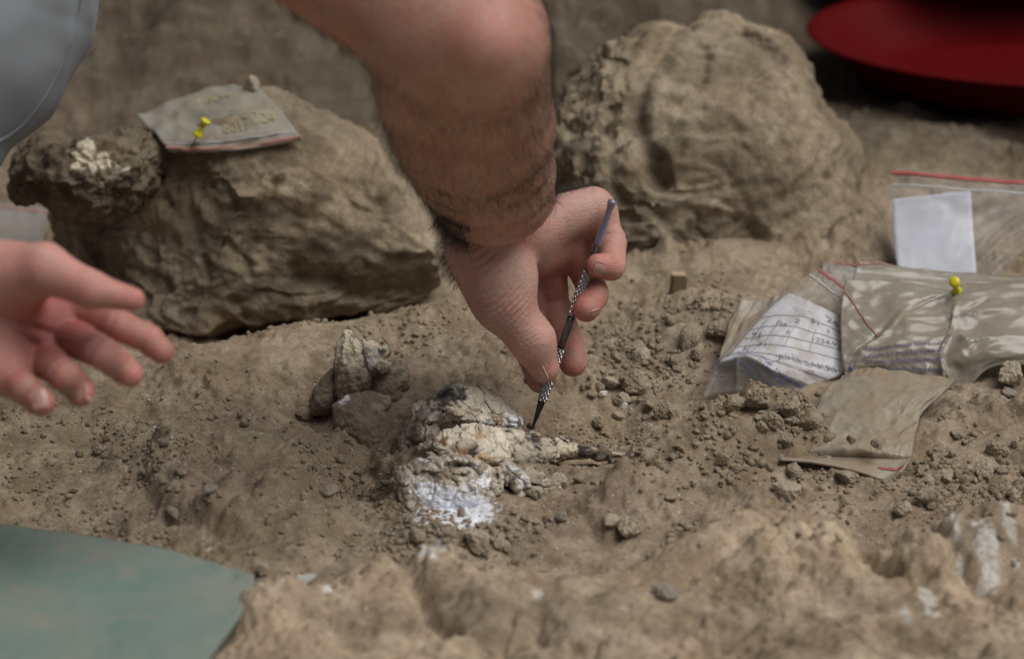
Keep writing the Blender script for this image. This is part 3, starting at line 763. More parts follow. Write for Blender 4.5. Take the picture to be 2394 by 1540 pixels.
# ================================================================== left hand, open, nearer the camera
Lc = crop(0, 520, 2.656)
def l(cx, cy, r): return C3(*Lc(cx, cy), 1.345 + r / 1000.)
LF = dict(
    index=[(l(480, 670, 24), .0098), (l(770, 768, 14), .0080), (l(975, 862, 20), .0076), (l(1075, 950, 19), .0065)],
    middle=[(l(400, 830, 20), .0100), (l(660, 950, -2), .0084), (l(795, 1045, 10), .0078), (l(862, 1102, 7), .0068)],
    ring=[(l(270, 985, 14), .0096), (l(425, 1105, -11), .0082), (l(505, 1185, -2), .0077), (l(535, 1232, -5), .0067)],
    pinky=[(l(70, 1130, 8), .0092), (l(165, 1200, -16), .0076), (l(228, 1258, -14), .0075), (l(275, 1290, -18), .0069)],
    thumb=[(l(-60, 440, -8), .0165), (l(290, 400, -19), .0116), (l(600, 540, -22), .0084), (l(885, 606, -20), .0056)],
)
for nm_ in ('index', 'middle', 'ring', 'pinky'): LF[nm_] = [(a_, r_ * .95) for a_, r_ in LF[nm_]]
def left_sdf(p):
    a = cap(p, l(-1500, 760, 10), l(-430, 660, 6), .034, .028, (0, .2, 1), 1.25)
    a = smin(a, cap(p, l(-430, 660, 6), l(-100, 800, 8), .028, .0265, (.1, .3, 1), 1.6), .012)
    a = smin(a, cap(p, l(-100, 800, 10), l(215, 850, 22), .0262, .0215, (.15, .35, 1), 1.9), .010)
    a = smin(a, ell(p, l(40, 500, -4), (.022, .0125, .012)), .010)
    a = smin(a, cap(p, l(-60, 1010, -2), l(60, 1110, -2), .0115, .0105), .010)
    a = smin(a, cap(p, l(480, 690, 24), l(70, 1125, 8), .0098, .0090), .008)
    a = a + .0009 * n3(p * 48.) ; a = a + .0026 * np.exp(-(((p - l(150, 760, -10)) @ np.array([.30, .95, .1])) / .0016) ** 2) * bumpk(p, l(200, 740, -8), .022)
    a = a + .0022 * np.exp(-(((p - l(220, 900, -8)) @ np.array([.62, .78, .1])) / .0016) ** 2) * bumpk(p, l(220, 900, -8), .020)
    a = smin(a, finger(p, LF['thumb'], .004), .013)
    for nm in ('index', 'middle', 'ring', 'pinky'):
        js = LF[nm]; f = finger(p, js, .0025); dist = np.linalg.norm(p - js[0][0], axis=1); k = .0007 + .005 * np.clip(1 - dist / .013, 0, 1)
        for j in (1, 2):
            q = p - js[j][0]; n_ = js[j + 1][0] - js[j - 1][0]; n_ = n_ / np.linalg.norm(n_)
            f = f + .0013 * np.exp(-((q @ n_) / .0013) ** 2) * bumpk(p, js[j][0], .013)
        h_ = np.maximum(k - np.abs(a - f), 0) / k; a = np.minimum(a, f) - h_ * h_ * k * .25
    return a
lo = np.array([l(-1750, 0, 0)[0], l(0, 1420, 0)[1], 1.285]); hi = np.array([l(1190, 0, 0)[0], l(0, 40, 0)[1] + .02, 1.40])
V, F = surface_nets(left_sdf, lo, hi, .0009)
V = relax(V, F, 2, .4)
Wd = c2w(V); N = vnormals(Wd, F)
if ((Wd - Wd.mean(0)) * N).sum() < 0: F = F[:, ::-1]; N = -N
px, py = c2px(V); cx = (px / .93516) * 2.656; cy = (py / .93516 - 520) * 2.656
C = np.tile(np.array([.49, .255, .22]), (len(V), 1))
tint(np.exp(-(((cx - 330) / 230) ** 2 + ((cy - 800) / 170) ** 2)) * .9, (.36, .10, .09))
tint(np.exp(-(((cx - 100) / 160) ** 2 + ((cy - 560) / 80) ** 2)) * .4, (.45, .20, .165))
tint(sst(420, 250, cy) * .5, (.50, .30, .25))
tint(np.exp(-((np.linalg.norm(V - l(600, 735, 14), axis=1)) / .014) ** 2) * .8, (.28, .08, .07)); tint(np.exp(-((np.linalg.norm(V - l(380, 650, 10), axis=1)) / .015) ** 2) * .85, (.27, .075, .065))  # shadow below the thumb, on index base and web, painted into the skin
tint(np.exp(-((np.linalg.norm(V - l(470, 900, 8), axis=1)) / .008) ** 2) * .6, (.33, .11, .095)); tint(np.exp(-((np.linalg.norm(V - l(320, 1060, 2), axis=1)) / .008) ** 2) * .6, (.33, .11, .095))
for nm, amt in (('index', .5), ('middle', .7), ('ring', .85), ('pinky', .6), ('thumb', .3)):
    tint(np.exp(-(np.linalg.norm(V - LF[nm][-1][0], axis=1) / .012) ** 2) * amt, red * 1.05)
for nm in ('index', 'middle', 'ring', 'pinky'): tint(np.exp(-(np.linalg.norm(V - .5 * (LF[nm][1][0] + LF[nm][2][0]), axis=1) / .010) ** 2) * .5, (.33, .16, .135))  # shade on the bent middle phalanges, painted as darker skin
dirt = 0
for nm in LF: dirt = dirt + np.exp(-(np.linalg.norm(V - LF[nm][-1][0], axis=1) / .018) ** 2)
tint((.15 + np.clip(dirt, 0, 1)) * sst(.0, .45, fbm3(V, 100, 4, .6, 8)) * .45, (.32, .225, .16))
n = fbm3(V, 45, 3, .5, 3); C = C * (1 + .16 * n)[:, None]
hand = mobj('person', Wd, F, M_SKIN, col=C, origin=l_ if False else P(-500, 800, 1.34))
tag(hand, 'open palm with loosely curled fingers held out over the dirt at the left edge', 'person')
nail('fingernail', hand, l(852, 552, -22), (.1, .93, -.36), l(882, 608, -15) - l(600, 545, -18), .0085, .0125, .5)
nail('fingernail', hand, l(264, 1260, -24.2), (-.05, .25, -.97), (.25, -.95, 0), .0078, .0090, .5)
nail('fingernail', hand, l(603, 1220, -7), (.85, .2, -.25), (.25, -.9, -.2), .0085, .0085, .5)
# ================================================================== fossils
def bone_mat(name, seed=0, bumps=1.0):
    m, t, b = new_mat(name); q = NB(t); co = q.co()
    at = q.attr('pigment').outputs['Color']
    f = q.noise(co, 380, 5, .65); g = q.noise(co, 1100, 3, .7)
    c = q.mix(1., at, q.ramp(f, [(.25, .72), (.5, 1.), (.78, 1.18)]), 'MULTIPLY')
    c = q.mix(1., c, q.ramp(g, [(.3, .8), (.5, 1.), (.75, 1.15)]), 'MULTIPLY')
    q.l(c, b.inputs['Base Color']); b.inputs['Roughness'].default_value = .85; b.inputs['Specular IOR Level'].default_value = .25
    v = q.n('ShaderNodeTexVoronoi', feature='DISTANCE_TO_EDGE'); q.l(co, v.inputs['Vector']); v.inputs['Scale'].default_value = 210
    h = q.math('ADD', q.math('ADD', f, q.math('MULTIPLY', g, .5)), q.math('MULTIPLY', q.math('MINIMUM', v.outputs[0], .12), 1.6))
    q.l(q.bump(h, .6 * bumps, .0014), b.inputs['Normal'])
    return m
M_BONE = bone_mat('bone')
CREAM, OCHRE, DARK, GREY, WHITE, BROWN, EARTHC = (.68, .61, .49), (.38, .24, .12), (.035, .032, .033), (.47, .42, .34), (.72, .73, .77), (.20, .14, .09), (.255, .20, .142)
s5f = crop(960, 940, 5.924); s6f = crop(960, 1060, 3.861); t7f = crop(760, 800, 5.133)
def s5(cx, cy, r): return C3(*s5f(cx, cy), 1.575 + r / 1000.)
def s6(cx, cy, r): return C3(*s6f(cx, cy), 1.575 + r / 1000.)
def paint(V, C, c, r, col, seed=0, f=130, th=.3, amt=.9, soft=.12):
    q = 1 - np.linalg.norm((V - np.asarray(c)) * np.array([1, 1, .6]), axis=1) / r + .55 * fbm3(V, f, 4, .6, seed)
    k = sst(th - soft, th + soft, q) * amt; return C + k[:, None] * (np.array(col) - C)
def mottle(V, C, col, f, lo, hi, seed, amt=.9, sc=(1, 1, 1)):
    k = sst(lo, hi, fbm3(V * np.array(sc), f, 4, .6, seed)) * amt; return C + k[:, None] * (np.array(col) - C)
def sdf_part(name, fn, lo, hi, res, parent, mat, colf, seed, amp=.0011, label=None, terr=.5):
    def g(p):
        d = fn(p); m = np.abs(d) < .008
        if m.any():
            q = p[m].astype(float)
            cr, idn = mosaic(q[:, 0] + .3 * q[:, 2], q[:, 1] - .2 * q[:, 2], 95, seed); n = amp * (1.3 * fbm3(q, 55, 3, .55, seed) + .5 * rid3(q, 120, 3, .55, seed + 1) + .45 * fbm3(q, 330, 2, .6, seed + 2) + 2.1 * (idn - .5) + .9 * cr)
            if terr:
                a = fbm3(q * np.array([1, 1.6, 1]), 70, 2, .5, seed + 4) * 3; n += amp * terr * (np.floor(a) + sst(.7, 1, a - np.floor(a)) - a)
            d = d.copy(); d[m] += n
        return d
    V, F = surface_nets(g, lo, hi, res); V = relax(V, F, 1, .35)
    Wd = c2w(V); N = vnormals(Wd, F)
    if ((Wd - Wd.mean(0)) * N).sum() < 0: F = F[:, ::-1]
    C = colf(V); cr, idn = mosaic(V[:, 0] + .3 * V[:, 2], V[:, 1] - .2 * V[:, 2], 95, seed)
    C = C * (.92 + .3 * idn)[:, None]; C = C + (cr * .32)[:, None] * (np.array((.13, .095, .065)) - C)
    o = mobj(name, Wd, F, mat, parent, col=C)
    if label: o['label'] = label
    return o
sk = empty('fossil_skull', P(1080, 1150, 1.55), 'broken pale fossil skull half dug out of the dirt, under the steel pick', 'fossil')
# --- domed rear part with the open hollow
def f_cran(p):
    a = ell(p, s5(1260, 575, 24), (.0275, .0150, .022))
    a = smin(a, ell(p, s5(1180, 300, 26), (.0135, .0080, .014)), .006)
    a = smin(a, ell(p, s5(1330, 310, 22), (.0075, .0062, .010)), .003)
    a = smin(a, ell(p, s5(1720, 690, 20), (.0110, .0070, .012)), .005)
    a = smin(a, ell(p, s5(1900, 670, 13), (.0058, .0060, .007)), .0012)
    a = smin(a, cap(p, s5(590, 600, 30), s5(370, 1190, 22), .0095, .0115), .006)
    a = smin(a, cap(p, s5(700, 640, 20), s5(640, 900, 12), .0075, .0085), .004)
    a = smin(a, ell(p, s5(1050, 520, 6), (.0066, .0058, .007)), .0015)
    a = smin(a, ell(p, s5(1420, 640, 4), (.0125, .0052, .008)), .002)
    a = smin(a, ell(p, s5(690, 640, 8), (.0036, .0030, .004)), .0008)
    cut = ell(p, s5(880, 330, 11), (.0118, .0042, .0125), np.array([[.94, .34, 0], [-.34, .94, 0], [0, 0, 1]]).T)
    a = smax(a, -cut, .002)
    cut = ell(p, s5(760, 520, 4), (.0055, .0030, .006)); return smax(a, -cut, .002)
def c_cran(V):
    C = np.tile(np.array(GREY) * 1.05, (len(V), 1))
    C = mottle(V, C, CREAM, 60, -.1, .35, 3, .8); C = mottle(V, C, EARTHC, 45, .3, .6, 7, .7)
    C = paint(V, C, s5(1050, 480, 2), .009, (.58, .49, .37), 1); C = paint(V, C, s5(1330, 260, 18), .010, (.50, .43, .33), 2)
    C = paint(V, C, s5(1690, 660, 8), .006, (.30, .19, .10), 3); C = paint(V, C, s5(1920, 690, 8), .010, WHITE, 4, 300, .35, .8)
    C = paint(V, C, s5(1530, 720, 2), .004, WHITE, 5); C = paint(V, C, s5(610, 470, 16), .004, WHITE, 6); C = paint(V, C, s5(1080, 150, 20), .006, (.6, .57, .5), 7)
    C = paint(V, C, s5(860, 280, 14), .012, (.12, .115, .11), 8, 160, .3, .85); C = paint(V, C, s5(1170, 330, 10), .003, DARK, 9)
    C = paint(V, C, s5(420, 1000, 22), .022, (.185, .145, .10), 10, 90, .2, .85)
    return mottle(V, C, DARK, 170, .62, .75, 11, .8)
sdf_part('cranium', f_cran, [s5(60, 0, 0)[0], s5(0, 1560, 0)[1], 1.560], [s5(2120, 0, 60)[0], s5(0, 30, 60)[1], 1.626], .00055, sk, M_BONE, c_cran, 3, .0014)
# --- cream and ochre plate of bone jutting forward
PL = [s5f(*a) for a in [(712, 1000), (745, 920), (840, 860), (1000, 812), (1250, 775), (1500, 752), (1640, 790), (1720, 850), (1800, 960), (1870, 1080), (1880, 1235), (1760, 1262), (1500, 1275), (1330, 1300), (1200, 1318), (1120, 1260), (1010, 1195), (940, 1130), (900, 1118), (800, 1095), (735, 1060)]]
V, F, N = inflate(PL, 1.556, .0075, 7, .34, tilt=(.10, .75))
cr, idn = mosaic(V[:, 0], V[:, 2] * 1.1, 120, 5, .4)
V = V + N * (.0012 * fbm3(V, 80, 3, .55, 51) + .0007 * rid3(V, 190, 3, .55, 52) + .0016 * (idn - .5) - .0009 * cr)[:, None]
Vc = (V - CAM) @ np.stack([RT, UP, FWD], 1)
C = np.tile(np.array(CREAM) * 1.02, (len(V), 1)); C = mottle(Vc, C, OCHRE, 90, .10, .42, 61, .75, (.6, 1.6, 1)); C = mottle(Vc, C, (.62, .56, .45), 70, .15, .4, 62, .8)
for a in [(1170, 1130, .0052, (.27, .165, .08), 1), (1330, 1120, .0048, DARK, 2), (1080, 990, .0025, DARK, 3), (1300, 850, .0022, DARK, 4), (1370, 900, .0020, DARK, 5), (1500, 825, .0020, DARK, 6), (1420, 1100, .0022, DARK, 7), (1600, 1050, .0075, (.66, .60, .50), 8), (900, 950, .004, (.25, .15, .08), 9), (1860, 1090, .002, DARK, 10)]:
    C = paint(Vc, C, C3(*s5f(a[0], a[1]), 1.548), a[2], a[3], a[4] + 70, 200, .35, .95, .08)
C = C * (.82 + .34 * idn)[:, None]; C = C + (cr * .38)[:, None] * (np.array((.16, .11, .07)) - C)
o = mobj('bone_plate', V, F, M_BONE, sk, col=C)
# --- dark fibrous bone running off to the right
def f_dark(p):
    a = cap(p, s6(1080, 215, 0), s6(1420, 215, 2), .0120, .0098); a = smin(a, cap(p, s6(1420, 215, 2), s6(1800, 245, 8), .0094, .0060), .003)
    a = smin(a, cap(p, s6(1800, 245, 8), s6(2360, 290, 14), .0056, .0030), .002); a = smin(a, cap(p, s6(1250, 300, -14), s6(1620, 300, -8), .0085, .0050), .004)
    return smin(a, ell(p, s6(1740, 245, 0), (.0085, .0042, .005)), .0015)
def c_dark(V):
    sc = (.35, 1.8, 1.8)
    C = np.tile(np.array((.17, .135, .10)), (len(V), 1)); C = mottle(V, C, DARK, 120, -.05, .3, 81, .92, sc); C = mottle(V, C, (.50, .43, .33), 150, .18, .42, 82, .9, sc)
    C = paint(V, C, s6(1180, 200, -8), .013, (.62, .56, .46), 87, 200, .30, .85); C = paint(V, C, s6(1740, 235, -2), .009, (.60, .52, .40), 83, 160, .3, .85); C = paint(V, C, s6(1330, 230, -4), .010, (.40, .34, .26), 84, 160, .3, .7); C = paint(V, C, s6(1330, 330, -16), .013, (.52, .46, .37), 85, 200, .35, .8); C = paint(V, C, s6(1560, 310, -12), .010, (.50, .43, .34), 86, 200, .4, .7)
    return C
sdf_part('jaw_bone', f_dark, [s6(820, 0, 0)[0], s6(0, 470, 0)[1], 1.545], [s6(2460, 0, 30)[0], s6(0, 0, 30)[1], 1.605], .0006, sk, M_BONE, c_dark, 9, .0009, 'dark fibrous bone running right from the skull')
# --- crumbling lower block crusted with white powder
def f_low(p):
    a = ell(p, s6(640, 630, -40), (.0315, .0185, .022))
    a = smin(a, ell(p, s6(230, 500, -22), (.0095, .0085, .011)), .004); a = smin(a, ell(p, s6(150, 560, -24), (.0045, .0055, .006)), .001)
    a = smin(a, ell(p, s6(560, 760, -54), (.0200, .0080, .010)), .006); a = smin(a, ell(p, s6(900, 720, -56), (.0100, .0095, .008)), .003)
    a = smin(a, ell(p, s6(960, 560, -50), (.0052, .0110, .006), np.array([[.97, .24, 0], [-.24, .97, 0], [0, 0, 1]]).T), .0010); a = smin(a, ell(p, s6(420, 470, -40), (.0060, .0040, .006), np.array([[.8, .6, 0], [-.6, .8, 0], [0, 0, 1]]).T), .0008); a = smin(a, ell(p, s6(500, 330, -24), (.0065, .0030, .006), np.array([[.85, -.5, 0], [.5, .85, 0], [0, 0, 1]]).T), .0008)
    a = smin(a, ell(p, s6(1180, 330, -8), (.0120, .0070, .010)), .004); a = smin(a, ell(p, s6(430, 260, 0), (.0080, .0060, .010)), .003)
    a = smin(a, ell(p, s6(920, 500, -47), (.0115, .0085, .008)), .0015); a = smin(a, ell(p, s6(1310, 640, -46), (.0056, .0092, .007)), .0015)
    a = smin(a, ell(p, s6(1210, 445, -30), (.0068, .0048, .006)), .0012); a = smin(a, ell(p, s6(1640, 585, -42), (.0060, .0070, .007)), .001)
    a = smin(a, ell(p, s6(1480, 640, -46), (.0080, .0066, .008)), .003); a = smin(a, ell(p, s6(1380, 560, -34), (.0120, .0080, .010)), .004)
    a = smin(a, ell(p, s6(590, 315, -30), (.0044, .0036, .005)), .0008); a = smin(a, ell(p, s6(610, 420, -46), (.0036, .0024, .004)), .0006); a = smin(a, ell(p, s6(440, 570, -52), (.0030, .0036, .004)), .0006)
    a = smin(a, ell(p, s6(340, 410, -36), (.0055, .0046, .006)), .001); a = smin(a, ell(p, s6(690, 640, -58), (.0095, .0042, .006)), .0012); a = smin(a, ell(p, s6(540, 640, -58), (.0050, .0040, .005)), .001)
    a = smin(a, ell(p, s6(1080, 610, -52), (.0062, .0078, .007)), .0015); a = smin(a, ell(p, s6(235, 820, -66), (.0042, .0050, .005)), .001); a = smin(a, ell(p, s6(770, 900, -80), (.0055, .0036, .005)), .0008)
    cut = ell(p, s6(720, 400, -52), (.0085, .0024, .009)); a = smax(a, -cut, .0015)
    cut = ell(p, s6(1110, 430, -46), (.0022, .0050, .006)); return smax(a, -cut, .0015)
def c_low(V):
    C = np.tile(np.array((.38, .325, .25)), (len(V), 1)); C = mottle(V, C, (.25, .19, .13), 60, .1, .4, 91, .8); C = mottle(V, C, (.60, .55, .48), 110, .1, .35, 92, .8)
    for a in [(520, 740, .014, 1), (700, 790, .016, 2), (930, 560, .010, 3), (850, 820, .014, 4), (960, 790, .010, 5), (400, 660, .009, 6), (700, 890, .016, 7), (450, 900, .012, 8), (560, 500, .006, 9), (1340, 560, .006, 10), (1330, 680, .006, 11), (900, 440, .007, 12), (380, 300, .006, 13), (620, 960, .014, 14), (1230, 430, .005, 15)]:
        zz = -42 - max(0, a[1] - 500) * .085; C = paint(V, C, s6(a[0], a[1], zz), a[2] * 1.15, (.76, .78, .84), a[3] + 100, 300, .50, .95, .18)
    for a in [(230, 420, .007, (.62, .56, .45)), (215, 540, .006, (.62, .56, .45)), (250, 600, .0045, (.55, .47, .36))]: C = paint(V, C, s6(a[0], a[1], -20), a[2], a[3], 120, 180, .3, .9)
    for a in [(240, 350, .008), (110, 560, .005), (260, 480, .004), (150, 330, .004)]: C = paint(V, C, s6(a[0], a[1], -18), a[2], (.045, .05, .065), 130, 200, .38, .9)
    C = paint(V, C, s6(370, 410, -28), .006, (.26, .17, .10), 140); C = paint(V, C, s6(720, 650, -44), .009, (.25, .19, .13), 141, 120, .4, .9); C = paint(V, C, s6(1080, 620, -42), .007, (.27, .20, .14), 142, 120, .3, .9)
    return C
sdf_part('matrix_block', f_low, [s6(20, 0, -40)[0], s6(0, 1180, -90)[1], 1.470], [s6(1820, 0, 0)[0], s6(0, 180, 0)[1], 1.585], .0006, sk, M_BONE, c_low, 13, .0017, 'crumbling earth block crusted with white powder')

# --- standing bone stump in its own lump of earth
D7 = 1.640
def poly7(pts): return [t7f(*a) for a in pts]
st = empty('standing_bone', P(870, 980, D7), 'upright stump of fossil bone with splintered pale top, behind and left of the skull', 'fossil')
def body7(name, pts, d, dep, sub, amp, seed, cf, mat=M_BONE, sq=.8, tilt=(0, .2)):
    V, F, N = inflate(poly7(pts), d, dep, sub, sq, tilt=tilt)
    gr = fbm3(V * np.array([1, 1, .22]), 210, 3, .55, seed + 5) if name.startswith('bone') else 0
    V = V + N * (amp * (fbm3(V, 60, 3, .5, seed) + 1.1 * gr + .6 * rid3(V, 150, 3, .55, seed + 1) + .3 * fbm3(V, 420, 2, .5, seed + 2)))[:, None]
    Vc = (V - CAM) @ np.stack([RT, UP, FWD], 1); C = cf(Vc)
    return mobj(name, V, F, mat, st, col=C)
def q7(cx, cy, d=D7 - .008): return C3(*t7f(cx, cy), d)
def cb1(V):
    C = np.tile(np.array((.27, .22, .165)), (len(V), 1)); C = mottle(V, C, (.17, .115, .08), 110, .05, .4, 151, .8, (2.2, .5, 1)); C = mottle(V, C, (.36, .36, .35), 130, .15, .45, 152, .6, (2, .4, 1))
    top = sst(q7(600, 720)[1], q7(600, 420)[1], V[:, 1] + .004 * fbm3(V, 120, 3, .6, 158)); k = top * sst(-.35, .15, fbm3(V * np.array([2, .4, 1]), 120, 3, .6, 159)) * .92
    C = C + k[:, None] * (np.array((.72, .64, .49)) - C)
    return paint(V, C, q7(475, 260), .0030, (.06, .055, .06), 156, 200, .35, .9)
def cb2(V):
    C = np.tile(np.array((.70, .63, .50)), (len(V), 1)); C = mottle(V, C, (.32, .20, .11), 130, .25, .5, 161, .8); C = paint(V, C, q7(830, 480), .007, (.66, .62, .55), 162); C = paint(V, C, q7(1000, 410), .003, (.07, .075, .09), 163)
    return paint(V, C, q7(930, 660), .004, (.08, .08, .09), 164)
def cb3(V):
    C = np.tile(np.array((.235, .185, .135)), (len(V), 1)); C = mottle(V, C, (.17, .13, .095), 50, 0, .4, 171, .8); C = mottle(V, C, (.33, .28, .215), 70, .2, .5, 172, .8)
    for a in [(520, 1040, .005), (930, 1240, .0035), (900, 1300, .0030), (960, 1190, .003), (1240, 1000, .004), (1130, 1420, .005), (1160, 720, .004)]: C = paint(V, C, q7(a[0], a[1], D7 - .012), a[2], (.62, .63, .66), 173, 260, .35, .9)
    return C
body7('bone_stump', [(545, 135), (600, 128), (612, 205), (690, 268), (760, 262), (790, 330), (765, 420), (795, 640), (835, 730), (805, 880), (700, 960), (530, 1000), (460, 1010), (440, 700), (408, 470), (440, 280), (480, 190)], D7, .0080, 7, .0010, 5, cb1, sq=.5)
body7('bone_splinter', [(790, 305), (900, 288), (1050, 328), (1105, 372), (1060, 402), (970, 425), (1000, 500), (1095, 565), (1060, 640), (960, 690), (900, 690), (850, 620), (790, 480), (768, 400)], D7 - .003, .0055, 6, .0008, 6, cb2, sq=.45)
body7('earth_lump', [(840, 720), (900, 660), (1000, 610), (1100, 520), (1200, 500), (1290, 560), (1325, 660), (1345, 740), (1345, 860), (1295, 940), (1285, 1080), (1230, 1180), (1100, 1180), (950, 1100), (860, 950)], D7 + .010, .014, 6, .0012, 7, cb3)
body7('earth_lump', [(370, 1100), (480, 1010), (560, 955), (720, 935), (1000, 975), (1115, 1005), (1118, 1110), (1060, 1160), (1250, 1300), (1330, 1600), (900, 1760), (560, 1600), (400, 1300)], D7 - .006, .020, 6, .0014, 8, cb3, tilt=(0, .5))
body7('earth_lump', [(210, 830), (300, 690), (400, 590), (470, 640), (500, 1000), (380, 1180), (90, 1200), (120, 1000)], D7 + .014, .016, 6, .0010, 9, cb3)

# ================================================================== the steel pick
tp, tt = h(797, 1475, 3), h(1225, 262, -17)
axp = tt - tp; LEN = np.linalg.norm(axp)
def on(cy): return tp + axp * ((1475 - cy) / (1475 - 262.))
M_STEEL = simple('dull steel', (.16, .16, .165), .32, .9); M_DARKST = simple('dark steel tip', (.055, .055, .06), .38, .8); M_KNURL = simple('knurled chrome', (.42, .42, .43), .22, 1.0)
m, t, b = new_mat('violet plastic sleeve'); M_SLEEVE = m
b.inputs['Base Color'].default_value = (.19, .165, .24, 1); b.inputs['Roughness'].default_value = .3; b.inputs['Transmission Weight'].default_value = .25; b.inputs['Coat Weight'].default_value = .3
pick = empty('steel_pick', c2w(tp), 'thin double-gripped steel pick with violet plastic sleeve, held between thumb and fingers', 'tool')
def pk(name, y0, y1, r0, r1, mat, n=14, m=8, radial=None, prof=None):
    ys = np.linspace(y0, y1, m); rad = np.interp(np.linspace(0, 1, m), [0, 1], [r0, r1]) if prof is None else np.interp(np.linspace(0, 1, m), *prof)
    V, F = tube(c2w(np.array([on(y) for y in ys])), rad, n, True, radial)
    return mobj(name, V, F, mat, pick)
pk('tip', 1475, 1300, .0003, .0023, M_DARKST, 12, 12)
def knurl(y0, y1):
    L = abs(y1 - y0) / (1475 - 262.) * LEN; m = int(L / .00016); n = 72
    s = np.linspace(0, L, m)[:, None]; ph = np.arange(n)[None] / n * 2 * pi
    k = np.abs(np.sin((s / .0030 * pi + ph * 3))) * np.abs(np.sin((s / .0030 * pi - ph * 3)))
    return pk('knurled_grip', y0, y1, .0026, .0026, M_KNURL, n, m, 1 - .22 + .44 * k)
knurl(1308, 1110); knurl(1112, 1032); knurl(858, 625)
pk('shaft', 1034, 856, .0021, .0021, M_STEEL, 16, 4); pk('shaft', 627, 470, .0017, .0014, M_STEEL, 14, 4)
pk('plastic_sleeve', 490, 255, .0024, .0026, M_SLEEVE, 18, 16, prof=([0, .05, .35, .8, .95, 1], [.0020, .0023, .0021, .0020, .0027, .0025]))
# ================================================================== plastic bags, labels, pins
def film(name, col, alpha, rough=.28, dust=.5, coat=.3, seed=0):
    """polythene: part see-through film, part dust"""
    m, t, b = new_mat(name); q = NB(t); co = q.co()
    a = q.noise(co, 42, 5, .6); f = q.noise(co, 300, 4, .65); sp = q.noise(co, 900, 3, .7)
    c = q.mix(q.math('MULTIPLY', q.ramp(a, [(.38, 0.), (.68, 1.)]), dust), col, (.27, .195, .125))
    c = q.mix(1., c, q.ramp(f, [(.3, .86), (.5, 1.), (.8, 1.12)]), 'MULTIPLY')
    c = q.mix(q.math('MULTIPLY', q.math('GREATER_THAN', sp, .70), .5), c, (.42, .37, .30))
    q.l(c, b.inputs['Base Color']); b.inputs['IOR'].default_value = 1.45
    q.l(q.ramp(a, [(.35, rough), (.7, min(1, rough + .35))]), b.inputs['Roughness']); b.inputs['Coat Weight'].default_value = coat; b.inputs['Coat Roughness'].default_value = .2
    al = q.math('ADD', alpha, q.math('MULTIPLY', q.ramp(a, [(.4, 0.), (.7, 1.)]), (1 - alpha) * .45 * dust))
    q.l(al, b.inputs['Alpha'])
    q.l(q.bump(q.noise(co, 90, 3, .5), .09, .002), b.inputs['Normal'])
    return m
M_DUSTY = film('dusty bag film', (.35, .322, .258), .70, .20, .6, .6)
M_TANBAG = film('tan dusty bag film', (.33, .285, .22), .93, .42, .9, .15, 2)
M_CLEAR = film('clear bag film', (.45, .46, .48), .09, .06, .10, .9, 3)
M_LABELBAG = film('label bag film', (.42, .40, .36), .20, .16, .5, .6, 4)
M_GREYBAG = film('grey bag film', (.30, .295, .28), .72, .35, .6)
M_RED = simple('red zip stripe', (.36, .075, .06), .5); M_REDD = simple('dusty red zip stripe', (.33, .15, .115), .65)
M_INK = simple('blue ink', (.025, .045, .15), .6); M_INKB = simple('bright blue ink', (.03, .06, .26), .6); M_PEN = simple('violet pen ink', (.055, .045, .13), .7); M_LINE = simple('grey form line', (.30, .30, .32), .8)
M_YELINK = simple('yellow marker', (.36, .33, .17), .7); M_PINNED = film('beige dusty bag film', (.37, .35, .29), .78, .4, .5, .25, 5); M_FORM = simple('grey form print', (.33, .32, .33), .8)
m, t, b = new_mat('paper'); M_PAPER = m; q = NB(t)
cc = q.mix(q.ramp(q.noise(q.co(), 55, 5, .65), [(.48, 0.), (.70, 1.)]), (.70, .71, .78), (.46, .38, .30)); q.l(cc, b.inputs['Base Color']); b.inputs['Roughness'].default_value = .8
M_CARD = simple('white card', (.76, .79, .88), .75)
M_YEL = simple('yellow pin plastic', (.62, .56, .015), .32, Subsurface_Weight=.1, Subsurface_Scale=.002)
def cr1(P_, t):
    n = len(P_); t = np.clip(t, 0, 1) * (n - 1); i = np.minimum(t.astype(int), n - 2); f = t - i
    ext = np.concatenate([2 * P_[:1] - P_[1:2], P_, 2 * P_[-1:] - P_[-2:-1]])
    sh = (-1,) + (1,) * (P_.ndim - 1) if P_.ndim == 2 else None
    return ext, i, f
